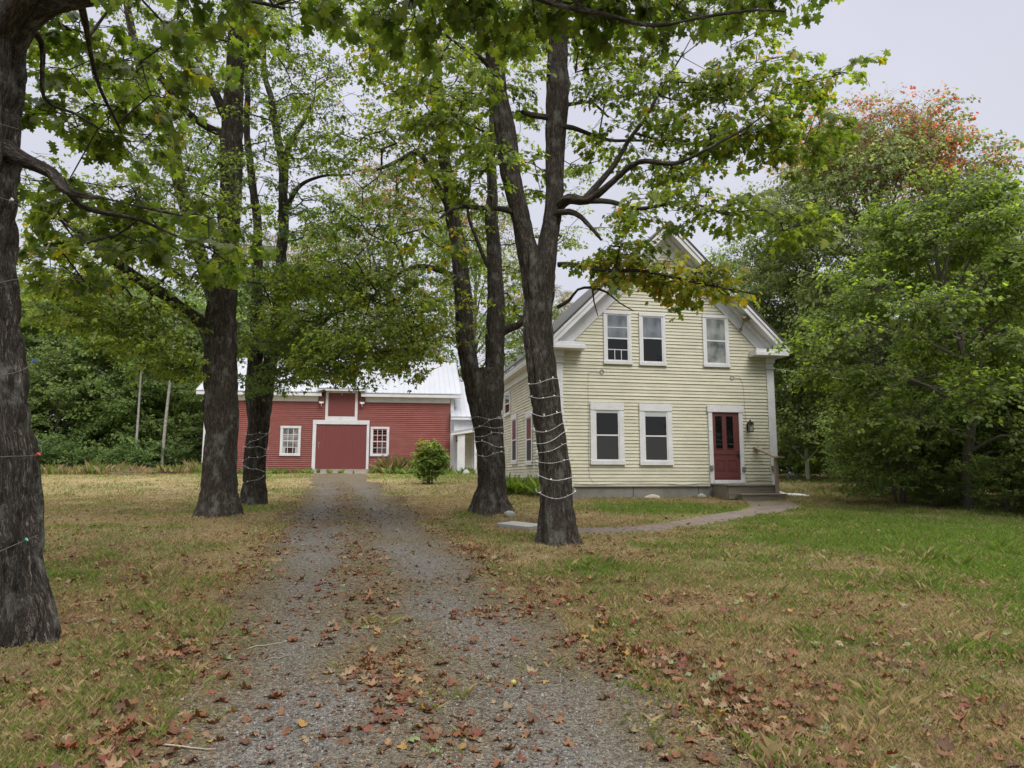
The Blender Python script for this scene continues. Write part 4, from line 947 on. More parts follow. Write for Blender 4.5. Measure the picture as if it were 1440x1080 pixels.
cl3 = [cl(150, 300, 13.6, 1.3, 1.3, .7, 36), cl(110, 400, 13.4, 1.1, 1.2, .5, 30), cl(200, 440, 14, 1.2, 1.2, .5, 36), cl(160, 345, 13.8, 1.1, 1.2, .6, 30), cl(225, 490, 14.2, .9, 1.1, .32, 26), cl(255, 515, 14.4, .55, .9, .25, 12), cl(250, 380, 14, .9, 1, .5, 24), cl(240, 300, 15, 1.2, 1.2, .8, 36), cl(290, 240, 14.6, .9, .9, .7, 24), cl(180, 200, 14.5, 1.2, 1.2, .8, 34),
       cl(270, 330, 13.6, .9, .8, .5, 24), cl(330, 300, 14.2, .7, .6, .5, 16), cl(210, 130, 15, 1.3, 1.3, .8, 32), cl(290, 110, 14.8, 1.1, 1.1, .7, 24), cl(390, 180, 15.4, 1.1, 1.1, .8, 24), cl(400, 90, 15.5, 1.3, 1.3, .8, 28), cl(250, 30, 15, 1.6, 1.6, .8, 34), cl(350, 20, 15, 1.4, 1.4, .8, 26), cl(120, 100, 14.8, 1.2, 1.2, .8, 24),
       cl(80, 360, 13.2, .6, .8, .5, 14), cl(90, 440, 13.4, .6, .8, .22, 12), cl(150, 460, 13.8, .7, .9, .22, 14), cl(60, 260, 13.4, .8, .9, .6, 16), cl(300, -120, 15, 3, 3, 1.4, 70), cl(150, -80, 15, 2, 2, 1.2, 40), cl(350, -280, 15, 2.6, 2.6, 1.4, 50), cl(440, -30, 15.5, 1.6, 1.6, 1, 30), cl(400, 410, 16, .8, .8, .5, 14)]
dress(t3, root3, cl3, LOB, G_MID, patchy(17, .7, .62, .9, .45), YEL, pitch=.15, branch=dict(base=.005))

# ---- maple behind it, forked low, wrapped in lights (18.3 m)
Y = 18.2; t4 = Tree(6)
q4, r4 = t4.limb([base_pt(358, Y, 36), U(358, 695, Y, 34), U(358, 660, Y, 32), U(361, 620, Y, 32), U(364, 590, Y, 33), U(364, 565, Y, 38), U(364, 545, Y, 42), U(365, 530, Y, 38)], .03, 150, (.28, .38, 5), .04)
t4.limb([U(361, 565, Y, 24), U(358, 530, Y, 23), U(361, 480, Y, 20), U(361, 427, Y, 18), U(361, 340, Y, 14), U(360, 300, Y, 13), U(353, 233, Y, 12), U(348, 183, Y, 10), U(346, 60, Y, 7), U(345, -80, Y, 3)], .018, 70, None, .05)
t4.limb([U(370, 565, Y, 24), U(377, 530, Y, 22), U(383, 493, Y, 20), U(390, 440, Y, 18), U(394, 393, Y, 17), U(398, 300, Y, 15), U(396, 233, Y, 13), U(388, 183, Y, 12), U(380, 140, Y, 10), U(372, 100, Y, 8), U(365, 0, Y, 5), U(360, -80, Y, 3)], .018, 70, None, .05)
t4.limb([U(399, 270, Y, 11), U(405, 215, Y+.1, 9), U(420, 180, Y+.2, 7), U(440, 140, Y+.3, 4)], .002, 10)
t4.limb([U(390, 478, Y, 12), U(415, 470, Y-.3, 10), U(440, 465, Y-.6, 8), U(462, 447, Y-.9, 6), U(485, 430, Y-1, 4)], .002, 10)
t4.limb([U(399, 300, Y, 8), U(420, 265, Y-.2, 6), U(450, 250, Y-.4, 4), U(490, 245, Y-.5, 3)], 0, 9)
root4 = tag(empty('maple_tree', (q4[0][0], q4[0][1], q4[0][2]+.12)), 'darker forked maple close behind the thick one, standing before the barn', 'tree', 'old maples lining the drive')
cl4 = [cl(380, 400, 17, 1.1, 1.1, .8, 32), cl(340, 480, 17.4, .6, .9, .5, 18), cl(430, 470, 16.6, 1.1, 1.1, .55, 40), cl(400, 520, 16.8, .8, 1, .35, 28), cl(470, 510, 16.6, 1.0, 1, .35, 34), cl(530, 500, 16.6, .9, 1, .35, 26), cl(430, 300, 17.5, 1.2, 1.2, .9, 34), cl(340, 380, 17, .8, .8, .8, 22), cl(440, 220, 18, 1.2, 1.2, .8, 26), cl(350, 250, 18.5, 1.3, 1.3, .9, 26), cl(370, 120, 18, 1.4, 1.4, .9, 28), cl(450, 120, 18, 1.3, 1.3, .8, 22),
       cl(365, 540, 17.2, .45, .6, .2, 9), cl(440, 395, 17, 1.0, 1, .5, 28), cl(370, 0, 18, 2.4, 2.4, 1.1, 50), cl(380, -110, 18, 2.6, 2.6, 1.2, 50), cl(300, 200, 19, 1.2, 1.2, .9, 22), cl(245, 250, 19, 1.2, 1.2, .9, 22)]
dress(t4, root4, cl4, LOB, G_DEEP+[(.10, .14, .03)], patchy(27, .7, .65, .9, .3), YEL, pitch=.15, branch=dict(base=.005))

# ---- big maple at the left edge of the frame (5.75 m), its boughs reach over the drive and above the camera
Y = 5.75; t5 = Tree(9)
q5, r5 = t5.limb([base_pt(-33, Y, 182), U(-37, 860, Y, 164), U(-34, 750, Y, 158), U(-32, 640, Y, 150), U(-37, 500, Y, 132), U(-41, 400, Y, 122), U(-41, 300, Y, 120), U(-39, 230, Y, 122), U(-41, 150, Y, 132), U(-37, 60, Y, 140), U(-37, -20, Y, 130), U(-47, -120, Y, 90)], .040, 320, (.34, .62, 5), .018, fr=(13, 3.2))
t5.limb([U(-40, -60, Y, 100), U(-70, -200, Y, 80), U(-120, -380, Y, 60), U(-160, -600, Y, 40), U(-150, -900, Y, 15)], .02, 80, None, .05)
t5.limb([U(-40, 90, Y, 70), U(0, 60, Y, 58), U(33, 28, Y-.05, 42), U(73, 6, Y-.15, 30), U(110, -6, Y-.3, 24), U(150, -14, Y-.4, 20), U(260, -60, Y-.6, 17), U(420, -90, Y-.9, 14), U(600, -60, Y-1.0, 11), U(767, 2, Y-1.05, 9), U(840, 22, Y-1.05, 8), U(905, 40, Y-1.0, 7), U(990, 30, Y-.9, 5), U(1100, 20, Y-.8, 3)], .008, 50, None, .05)
t5.limb([U(-20, 205, Y, 46), U(5, 212, Y, 32), U(35, 224, Y, 21), U(75, 240, Y, 17), U(97, 262, Y-.1, 12), U(150, 273, Y+.2, 5), U(213, 288, Y+.6, 3.5), U(260, 300, Y+.9, 2)], .01, 40, None, .05)
t5.limb([U(85, 252, Y, 11), U(110, 287, Y+.2, 8), U(150, 303, Y+.5, 6.5), U(193, 313, Y+.8, 5), U(240, 330, Y+1, 3.5), U(290, 345, Y+1.2, 3)], .003, 14)
t5.limb([U(0, 60, Y, 40), U(60, -60, Y-.5, 34), U(160, -200, Y-1.2, 26), U(300, -330, Y-1.6, 18), U(450, -420, Y-1.6, 10)], .01, 30)
t5.limb([U(30, 30, Y, 16), U(58, 60, Y+.3, 8), U(60, 130, Y+.5, 5), U(100, 150, Y+.8, 4), U(130, 170, Y+1, 3)], 0, 8)
t5.limb([U(110, -6, Y-.3, 12), U(125, 60, Y+.3, 7), U(140, 130, Y+.8, 5), U(170, 190, Y+1.2, 3)], 0, 8)
t5.limb([U(260, -60, Y-.6, 12), U(330, -20, Y-1, 7), U(400, 10, Y-1.2, 4)], 0, 8)
root5 = tag(empty('maple_tree', (q5[0][0], q5[0][1], q5[0][2]+.12)), 'massive rough-barked maple cut by the left edge of the photo', 'tree', 'old maples lining the drive')
cl5 = [cl(120, 63, 6.9, 0.55, 0.6, 0.35, 9), cl(90, 143, 7.2, 0.5, 0.6, 0.4, 8), cl(150, 193, 7.4, 0.6, 0.7, 0.4, 10), cl(100, 283, 7.2, 0.5, 0.6, 0.3, 8), cl(180, 283, 7.2, 0.6, 0.6, 0.25, 9), cl(250, 313, 7.2, 0.55, 0.6, 0.22, 9), cl(300, 355, 7.2, 0.35, 0.5, 0.18, 5), cl(200, 343, 7.2, 0.5, 0.6, 0.2, 6), cl(80, 383, 7.2, 0.35, 0.5, 0.2, 4), cl(100, 333, 6.8, 0.45, 0.5, 0.2, 5), cl(60, 43, 6.6, 0.4, 0.5, 0.25, 5),
       cl(200, 43, 6.6, 0.6, 0.6, 0.3, 8), cl(210, 123, 7.2, 0.5, 0.5, 0.3, 6), cl(300, 23, 6.4, 0.6, 0.6, 0.25, 7), cl(250, 83, 7, 0.4, 0.4, 0.2, 3),
       cl(230, -62, 4.6, 0.5, 0.4, 0.08, 3), cl(310, -30, 4.6, 0.3, 0.35, 0.07, 3), cl(370, -24, 4.5, 0.35, 0.4, 0.11, 5), cl(425, -14, 4.5, 0.22, 0.35, 0.12, 3), cl(350, -72, 4.6, 0.5, 0.5, 0.15, 6), cl(500, -44, 4.7, 0.3, 0.4, 0.1, 5), cl(570, -34, 4.7, 0.35, 0.4, 0.11, 6), cl(640, -32, 4.8, 0.35, 0.4, 0.11, 6), cl(710, -30, 4.9, 0.35, 0.4, 0.13, 6), cl(780, -12, 4.9, 0.35, 0.4, 0.16, 7), cl(840, -2, 5, 0.35, 0.4, 0.16, 7), cl(900, -7, 5.1, 0.35, 0.4, 0.15, 7), cl(960, -22, 5.3, 0.35, 0.4, 0.13, 6), cl(1020, -27, 5.5, 0.35, 0.4, 0.12, 6), cl(1080, -32, 5.7, 0.35, 0.4, 0.12, 6), cl(1140, -44, 5.9, 0.3, 0.4, 0.12, 4), cl(1170, -60, 6, 0.25, 0.3, 0.1, 2),
       cl(560, -110, 4.8, 1.2, 0.6, 0.15, 7), cl(850, -100, 5, 1.2, 0.6, 0.18, 8), cl(1050, -100, 5.4, 0.8, 0.6, 0.18, 5), cl(160, -150, 5.6, 1.6, 1.4, 0.4, 12), cl(-200, -350, 5.8, 2.6, 2.4, 1, 18), cl(300, -450, 4.5, 1.8, 1.6, 0.7, 18), cl(600, -430, 4.2, 1.6, 1.4, 0.5, 12), cl(-100, -750, 6, 2.6, 2.6, 1.2, 18)]
dress(t5, root5, cl5, HIB, [(.046, .074, .014), (.078, .112, .020), (.13, .158, .028)], patchy(3, 1.4, .72, .95, .3), YEL, trunk_mat='bark_near', pitch=.2, branch=dict(base=.0042))

# ------------------------------------------------------------------ strings of white lights wound round three boles
def centre_r(q, r, z):
    i = int(np.argmin(np.abs(q[:, 2]-z))); return q[i], r[i]
def lights(name_label, q, r, z0, z1, turns, seed, sag=.04, nb=26, extra_tail=True):
    root = tag(empty('string_lights', (q[0][0], q[0][1], z0)), name_label, 'string lights')
    rr = random.Random(seed); pts = []; n = int(turns*40)
    for i in range(n+1):
        u = i/n; z = z0+(z1-z0)*u+.07*math.sin(u*turns*2*PI*.83+seed)+.05*math.sin(u*57+seed)+.02*math.sin(u*171)
        c, rad = centre_r(q, r, z); a = u*turns*2*PI+seed
        R_ = rad*1.12+.012+.01*abs(math.sin(7*a))
        pts.append((c[0]+R_*math.cos(a), c[1]+R_*math.sin(a), z))
    mb = MB(); mb.tube([(p[0]-root.location.x, p[1]-root.location.y, p[2]-root.location.z) for p in pts], .0034, 4)
    mb.build('wire', M['wire'], root)
    b = MB(); b.tube([(0, 0, 0), (0, 0, .016)], .008, 5); b.tube([(0, 0, .016), (0, 0, .03), (0, 0, .042)], [.006, .008, .002], 5)
    me = None; stp = max(1, n//nb)
    for k, i in enumerate(range(stp//2, n, stp)):
        p = pts[i]
        if me is None: o = b.build('bulb', M['plastic'], root); me = o.data
        else: o = bpy.data.objects.new('bulb', me); C.objects.link(o); o.parent = root
        o.location = (p[0]-root.location.x, p[1]-root.location.y, p[2]-root.location.z)
        o.rotation_euler = (rr.uniform(-1.5, 1.5), rr.uniform(-1.5, 1.5), 0)
def zat(py, Y): return float(at(720, py, Y)[2])
lights('white string lights wound round the forked maple nearest the house', q1, r1, zat(700, 11.2), zat(533, 11.2), 9, 1, nb=70)
q2l = q2.copy(); r2l = r2.copy()
lights('white string lights wound round the twin-stemmed maple by the house corner', q2, r2, zat(640, 16.1), zat(580, 16.1), 6, 2, nb=50)
lights('white string lights wound round the darker maple in front of the barn', q4, r4, zat(675, 18.2), zat(600, 18.2), 6, 3, nb=50)
mb = MB(); pts = []
for i in range(200):
    z = .4+i/199*4.2; c, rad = centre_r(q5, r5, z); a = i/199*6*2*PI
    pts.append((c[0]+(rad*1.1+.02)*math.cos(a), c[1]+(rad*1.1+.02)*math.sin(a), z+.04*math.sin(a*2.3)))
sl5 = tag(empty('string_lights', (q5[0][0], q5[0][1], .4)), 'dark string of coloured bulbs wound up the massive maple at the left edge', 'string lights')
mb.tube([(p[0]-q5[0][0], p[1]-q5[0][1], p[2]-.4) for p in pts], .003, 4); mb.build('wire', M['darkwire'], sl5)
M['bulbs'] = [painted('green bulb', (.02, .25, .12), .3), painted('red bulb', (.5, .05, .03), .3), painted('blue bulb', (.03, .12, .4), .3), painted('white bulb', (.6, .6, .6), .3)]
for k, i in enumerate(range(4, 200, 7)):
    p = pts[i]; b = MB(); b.tube([(0, 0, 0), (.018, 0, .012), (.036, 0, .0)], [.009, .014, .004], 6)
    o = b.build('bulb', M['bulbs'][k % 4], sl5); o.location = (p[0]-q5[0][0], p[1]-q5[0][1], p[2]-.4); o.rotation_euler = (0, 0, i/199*12*PI)

# ------------------------------------------------------------------ trees beyond the drive
def make_tree(seed, h, cr, cz, nl, ns, bank, pal, au=None, aupal=YEL, bole=.2, mt='bark_far', low=.15, cone=0.0, lsz=.36, lfl=.55, rj=1.0):
    """generic tree built at the origin: bole, scaffold limbs, lumps of foliage. nl lumps of ns twigs"""
    t = Tree(seed); r = t.r
    top = np.array((r.normal()*.3, r.normal()*.3, h*.93)); q, rd = t.limb([(np.array((0, 0, -.2)), bole*1.25), (np.array((0, 0, .8)), bole), (top*.4+np.array((r.normal()*.25, r.normal()*.25, 0)), bole*.75), (top*.72, bole*.4), (top, .02)], 0, 12, (.3, .2, 4), .3)
    lumps = []
    for i in range(nl):
        u = (i+.5)/nl; z = h*(low+(1-low)*(u**.9)); a = i*2.4+r.uniform(-.4, .4)
        uu = (z/h-low)/(1-low); w = cr*(math.sin(PI*min(1, (uu*.86+.12)))**.7*(1-cone)+cone*(1.05-uu))
        rad = w*r.uniform(.35, rj); c = np.array((rad*math.cos(a), rad*math.sin(a), z)); s = r.uniform(.7, 1.35)*cr*lsz
        lumps.append((c, (s, s, s*lfl), ns))
    for c, s, n in lumps[::2]:
        z0 = c[2]*.72; j = int(np.argmin(np.abs(q[:, 2]-z0))); p = q[j]
        mid = p*.5+c*.5+np.array((0, 0, .1*h*.2))
        t.limb([(p, rd[j]*.45+.01), (mid, rd[j]*.28+.008), (c, .012)], 0, 6, None, .3)
    return t, lumps
def plant_tree(name, loc, label, cat, group, spec):
    root = tag(empty(name, loc), label, cat, group)
    t, lumps = make_tree(**{k: v for k, v in spec.items() if k not in ('size',)})
    pts = np.vstack([cloud(t.r, c, s, n) for c, s, n in lumps])
    dirs = t.grow(pts); t.branches(base=.009, nside=3)
    yaw = np.arctan2(pts[:, 1], pts[:, 0])+t.r.normal(size=len(pts))*.7; pt = .25+t.r.normal(size=len(pts))*.3
    au = spec['au'](pts) if spec.get('au') else None
    me = crown_mesh('crown', pts, yaw, pt, spec['bank'], spec['pal'], au, spec.get('aupal', YEL), scale=t.r.uniform(.75, 1.25, len(pts))*spec.get('size', 1), r=t.r)
    link('trunk', t.trunk_mesh('trunk'), M[spec.get('mt', 'bark_far')], root); link('crown', me, M['leaf'], root)
    return root
def clone(root, loc, rz, sc, label=None, group=None):
    o = root.copy(); C.objects.link(o); o.location = loc; o.rotation_euler = (0, 0, rz); o.scale = sc if isinstance(sc, tuple) else (sc, sc, sc)
    if label: o['label'] = label
    if group: o['group'] = group
    for ch in list(root.children):
        c = ch.copy(); C.objects.link(c); c.parent = o
    return o
FARB = leaf_bank(21, 26, 1.3, .23, LEAF_TINY)
FINEB = leaf_bank(22, 30, 1.3, .15, LEAF_TINY)
BUSHB = leaf_bank(23, 34, .8, .11, LEAF_TINY)
G_FAR = [(.070, .110, .034), (.118, .162, .046), (.175, .218, .060)]
G_FAR2 = [(.080, .128, .040), (.125, .178, .048), (.18, .225, .062)]
G_LOC = [(.054, .088, .020), (.108, .152, .030), (.19, .235, .045)]
GW = 'trees of the green wood beyond the left lawn'
A_ = plant_tree('broadleaf_tree', (-30, 47, 1.8), 'dark broadleaf tree at the edge of the wood beyond the left lawn', 'tree', GW, dict(seed=31, h=13, cr=3.6, cz=0, nl=34, ns=24, bank=FARB, pal=G_FAR, bole=.2, low=.03))
B_ = plant_tree('broadleaf_tree', (-25, 45, 1.8), 'brighter green broadleaf tree at the edge of the wood beyond the left lawn', 'tree', GW, dict(seed=32, h=11.5, cr=3.3, cz=0, nl=32, ns=24, bank=FARB, pal=G_FAR2, bole=.18, low=.04))
rr = random.Random(4)
for i, (x, y, s, w) in enumerate([(-35, 48, 1.05, 0), (-20.5, 48, .9, 0), (-38, 51, 1.2, 1), (-33, 44.5, .75, 1), (-28, 43.5, .6, 0), (-23, 44, .62, 1), (-31, 54, 1.25, 0), (-26.5, 53, 1.15, 1), (-22, 54, 1.1, 0), (-18, 56, 1.1, 1),
                               (-42, 47, 1.1, 0), (-46, 50, 1.2, 1), (-36, 42, .7, 0), (-40, 42.5, .8, 1), (-50, 46, 1.1, 0), (-24.5, 50, 1.0, 0), (-19.4, 44.5, .5, 1)]):
    src = (A_, B_)[w]; sz = s*rr.uniform(.92, 1.1)
    clone(src, (x, y, gz(x, y)), rr.uniform(0, 6.3), (sz, sz, s), ['dark broadleaf tree at the edge of the wood beyond the left lawn', 'brighter green broadleaf tree at the edge of the wood beyond the left lawn'][w])
# tall lacy maples behind the barn
GB = 'tall trees behind the barn and house'
C_ = plant_tree('maple_tree', (-9.5, 55, 1.8), 'tall lacy maple with reddish leaf tips behind the barn roof', 'tree', GB, dict(seed=41, h=25, cr=6.5, cz=0, nl=46, ns=22, bank=FINEB, pal=G_FAR2, bole=.35, low=.22, au=patchy(5, .25, .5, .8, .5), aupal=BR+ORA[:1], size=1.3))
for (x, y, s, rz, lb) in [(-15.5, 57, .8, 1, 'tall lacy maple behind the left half of the barn'), (-3.2, 58, .92, 2.5, 'tall lacy maple behind the porch wing between barn and house'), (3.5, 60, .62, 4, 'lower maple showing past the left slope of the house roof'), (-21.5, 60, .82, 5, 'tall lacy maple behind the left corner of the barn'), (9, 62, .62, .7, 'pale thin tree just behind the house roof')]:
    clone(C_, (x, y, 1.8), rz, s, lb, GB)
for i, (x, y, s) in enumerate([(-14, -34, .55), (-5, -38, .6), (6, -33, .5), (15, -36, .6), (24, -30, .55)]):  # unseen trees added to give the windows darker reflections
    clone(A_, (x, y, -1.6), i, s*2, 'added unseen tree behind the camera for window reflections', 'added trees for the window reflections')
# pines behind
def make_pine(seed, h, name, loc, label, group):
    r = np.random.default_rng(seed); root = tag(empty(name, loc), label, 'pine tree', group)
    t = Tree(seed); q, rd = t.limb([(np.array((0, 0, -.2)), .24), (np.array((0, 0, h*.5)), .16), (np.array((0, 0, h)), .02)], 0, 9, (.3, .2, 4), .4)
    P, YW, PT = [], [], []
    z = h*.2
    while z < h*.99:
        w = (1-z/h)**.8*h*.23+.35
        for k in range(6):
            a = r.uniform(0, 2*PI); L = w*r.uniform(.7, 1.15); e = np.array((L*math.cos(a), L*math.sin(a), z+L*.12))
            t.limb([(np.array((0, 0, z)), .03+.02*w/2), (e*.5+np.array((0, 0, z*.5)), .02), (e, .008)], 0, 4, None, .5)
            m = int(3+L*3.2)
            for j in range(m):
                u = .3+.7*(j+r.random())/m; s_ = r.normal()*.22*L*u
                P.append((L*u*math.cos(a)-s_*math.sin(a), L*u*math.sin(a)+s_*math.cos(a), z+L*.12*u+r.normal()*.08)); YW.append(a+r.normal()*.5); PT.append(-.1+r.normal()*.2)
        z += h*.036*r.uniform(.8, 1.2)
    bank = leaf_bank(seed+5, 60, .75, .20, (np.array([(0, -.06, 0), (1, 0, 0), (0, .06, 0)]), np.array([(0, 1, 2)])), droop=-.1, flat=.1)
    me = crown_mesh('crown', np.array(P), np.array(YW), np.array(PT), bank, [(.014, .034, .018), (.024, .050, .024), (.035, .066, .030)], r=r)
    link('trunk', t.trunk_mesh('trunk'), M['bark_far'], root); link('crown', me, M['leaf'], root); return root
P_ = make_pine(51, 17, 'pine_tree', (-38.5, 58, 1.8), 'tall dark pine standing above the wood, seen past the left-edge maple', 'pines')
for (x, y, s, lb) in [(-33, 62, 1.05, 'dark pine standing above the wood beyond the left lawn'), (-29, 61, .95, 'dark pine standing above the wood beyond the left lawn'), (19.5, 58, .92, 'dark pine top just past the right slope of the house roof'), (16, 62, .8, 'dark pine behind the right slope of the house roof')]:
    clone(P_, (x, y, 1.8), s*9, s, lb, 'pines')
# two birches at the wood edge
for k, (px, lean, w, lb) in enumerate([(188, .0, 7, 'thin grey birch trunk at the edge of the wood, left of its pale neighbour'), (226, .12, 9, 'pale white birch trunk at the edge of the wood, nearest the barn')]):
    Yb = 41.5; p0 = at(px, 678, Yb); p0[2] = gz(p0[0], Yb)
    root = tag(empty('birch_tree', tuple(p0)), lb, 'birch tree', 'birches at the wood edge'); t = Tree(60+k)
    t.limb([(np.array((0, 0, -.1)), (.07+.02*k)), (np.array((lean*.5, 0, 3)), (.065+.02*k)), (np.array((lean*1.8, 0, 6.5)), (.05+.015*k)), (np.array((lean*2, .2, 10)), .03)], .004, 10, (.2, .2, 4), .2)
    cl_ = [(np.array((lean*2+rr.uniform(-1, 1), rr.uniform(-1, 1), z)), (1.1, 1.1, .7), 18) for z in (7, 8, 9, 10)]
    pts = np.vstack([cloud(t.r, *c) for c in cl_]); d = t.grow(pts); t.branches(base=.006, nside=3)
    me = crown_mesh('crown', pts, np.arctan2(d[:, 1], d[:, 0]), .4+0*d[:, 0], leaf_bank(66, 24, .8, .12, LEAF_TINY), G_FAR2, r=t.r)
    link('trunk', t.trunk_mesh('trunk'), M['birch'], root); link('crown', me, M['leaf'], root)
# right-hand group
GR = 'trees beside and behind the house on the right'
def redtop(p):   # turned leaves at the top right of this one crown
    h = (p[:, 2]-12.0)/3.6+p[:, 0]*.07+(vnoise(p*.7+2)-.5)*1.1
    return np.clip(h*.8, 0, .6)
plant_tree('maple_tree', (15.4, 29, 1.6), 'big round maple right of the house whose top has turned orange and red', 'tree', GR, dict(seed=71, h=15.0, cr=6.0, cz=0, nl=120, ns=34, lsz=.26, lfl=.5, bank=FINEB, pal=[(.09, .125, .04), (.14, .175, .052), (.19, .22, .068)], bole=.3, low=.1, au=redtop, aupal=ORA, size=.95))
plant_tree('broadleaf_tree', (11.15, 17.6, gz(11.15, 17.6)), 'bright feathery green tree in front of the thicket right of the house', 'tree', GR, dict(seed=72, h=8.1, cr=3.0, cz=0, nl=46, ns=30, cone=.45, lsz=.24, lfl=.30, rj=1.35, bank=leaf_bank(73, 46, .95, .105, LEAF_TINY, droop=.3, flat=.06), pal=G_LOC, bole=.13, low=.16, size=1.0, mt='bark_far'))
D_ = plant_tree('broadleaf_tree', (11.8, 33, 1.6), 'dark broadleaf tree close behind the right corner of the house', 'tree', GR, dict(seed=74, h=11, cr=3.5, cz=0, nl=36, ns=30, bank=FINEB, pal=G_FAR, bole=.2, low=.08, size=1.0))
for (x, y, s, rz, lb) in [(17, 41, .85, 2, 'dark tree beyond the back lawn, behind the clothes post'), (21, 44, 1.0, 3, 'dark tree behind the big round maple on the right'), (27, 40, 1.15, 4, 'tall dark tree at the far right behind the feathery tree'), (20.5, 25, .78, 5, 'dark tree at the right edge behind the feathery tree'),
                          (14.5, 47, .7, 1, 'small dark tree at the back of the lawn behind the house'), (25, 30, 1.05, .4, 'dark tree filling the right edge of the photo'), (31, 48, 1.2, 1.4, 'dark tree far back at the right edge'), (11, 50, .75, 3.3, 'small dark tree seen just past the right corner of the house'), (19, 50, .8, 5.3, 'dark tree at the very back of the right-hand group')]:
    clone(D_, (x, y, gz(x, y)), rz, s, lb, GR)

# ------------------------------------------------------------------ shrubs
def shrub(name, loc, label, group, rx, ry, h, n, bank, pal, au=None, aupal=YEL, seed=1, size=.8, stems=9, cat='shrub', open_=.0):
    root = tag(empty(name, loc), label, cat, group); t = Tree(seed); r = t.r
    for k in range(stems):
        a = k*2.4; e = np.array((math.cos(a)*rx*.55, math.sin(a)*ry*.55, h*.75)); b = np.array((math.cos(a)*.09, math.sin(a)*.09, -.05))
        t.limb([(b, .018), (e*.45+np.array((0, 0, h*.1)), .012), (e, .006)], 0, 5, None, .15)
    v = r.normal(size=(n, 3)); v /= np.linalg.norm(v, axis=1)[:, None]; v *= (r.random(n)**.4)[:, None]
    lump = .78+.44*vnoise(v*1.9+seed)
    pts = np.stack([v[:, 0]*rx*lump, v[:, 1]*ry*lump, h*.54+v[:, 2]*h*.5*lump], -1); pts[:, 2] = np.maximum(pts[:, 2], h*.06)
    t.grow(pts); t.branches(base=.004, nside=3)
    yaw = np.arctan2(pts[:, 1], pts[:, 0])+r.normal(size=n)*.6; pt = -.35+r.normal(size=n)*.35
    me = crown_mesh('foliage', pts, yaw, pt, bank, pal, au(pts) if au else None, aupal, scale=r.uniform(.7, 1.2, n)*size, r=r)
    link('stems', t.trunk_mesh('stems'), M['bark_far'], root); link('foliage', me, M['leaf'], root); return root
HYD = leaf_bank(81, 26, .34, .12, LEAF_LO, droop=.3)
shrub('hydrangea_bush', (-3.15, 27.6, gz(-3.15, 27.6)), 'round green shrub with yellowing leaf tips on its own in front of the barn', None, .44, .44, 1.55, 240, HYD, G_FAR2, patchy(2, 2, .55, .8, .5), YEL+BR[:1], 82, .9)
GT = 'shrubs of the dark thicket right of the lawn'
T_ = shrub('thicket_shrub', (10.1, 18.7, gz(10.1, 18.7)), 'large rounded dark shrub at the left end of the thicket, beside the back lawn', GT, 1.55, 1.5, 2.6, 380, BUSHB, G_FAR, seed=91, size=.85)
k = 0
for (x, y, s, z, lb) in [(12.0, 18.9, 1.0, 1, 'dark shrub in the thicket under the feathery tree, left of its trunk'), (13.4, 17.4, 1.0, .9, 'dark shrub in the thicket right of the feathery tree trunk'), (13.3, 15.6, .95, .8, 'dark shrub at the front right of the thicket by the lawn edge'), (11.3, 16.4, .45, .5, 'low shrub at the foot of the feathery tree'), (12.5, 21, 1.2, 1.15, 'tall dark shrub deep in the thicket'), (12, 23.5, 1.0, 1.0, 'dark shrub behind the left end of the thicket'),
                         (14.8, 16.5, 1.1, 1.1, 'dark shrub at the right edge of the photo in the thicket'), (14.5, 19.5, 1.3, 1.3, 'tall shrub at the back right of the thicket'), (10.6, 18.0, .4, .32, 'low weedy shrub at the lawn edge of the thicket, left'), (11.6, 14.1, .4, .35, 'low weedy shrub at the lawn edge of the thicket, right'), (13.5, 13.2, .9, .7, 'shrub where the thicket leaves the right edge of the photo')]:
    clone(T_, (x, y, gz(x, y)), k*1.9, (s, s, z), lb, GT); k += 1
shrub('thicket_shrub', (12.1, 14.9, gz(12.1, 14.9)+.1), 'small shrub with bright green and reddish leaves at the right edge of the thicket', GT, .8, .7, 1.6, 90, BUSHB, G_LOC, patchy(6, 1.5, .5, .7, .4), [(.22, .05, .03), (.16, .05, .03)], 95, .8)
# wood-edge undergrowth and the back of the lawn
E_ = shrub('wood_edge_shrub', (-27, 41, gz(-27, 41)), 'low green shrub at the foot of the wood beyond the left lawn', 'shrubs at the foot of the wood', 1.7, 1.2, 2.2, 260, leaf_bank(96, 30, .9, .15, LEAF_TINY), [(.07, .12, .04), (.11, .165, .055), (.16, .21, .07)], seed=97, size=.9)
for i in range(24):
    x = -44+i*1.08+rr.uniform(-.5, .5); y = 41.5+rr.uniform(-.8, 1.5)+(1.0 if x > -22 else 0); s = rr.uniform(.45, .9)
    clone(E_, (x, y, gz(x, y)), i*1.3, (s, s, s*rr.uniform(.7, 1.2)))
for i, (x, y, s) in enumerate([(15, 40, 1.3), (18.5, 37, 1.2), (12.5, 42, 1.2), (17, 43, 1.5), (20, 33, 1.4), (9.5, 44, 1.4), (22, 36, 1.6), (16, 49, 1.9), (20, 50, 2), (24, 44, 2), (13, 52, 1.9), (10, 55, 1.9), (28, 40, 2), (18, 31, 1.2), (14, 58, 2.6), (18, 59, 2.6), (22, 58, 2.8), (26, 57, 2.6), (31, 57, 3), (37, 56, 3), (17, 54, 2.2), (21, 53, 2.4)]):
    clone(E_, (x, y, gz(x, y)), i, s, 'leafy shrub along the back of the lawn behind the clothes post', 'shrubs behind the back lawn')
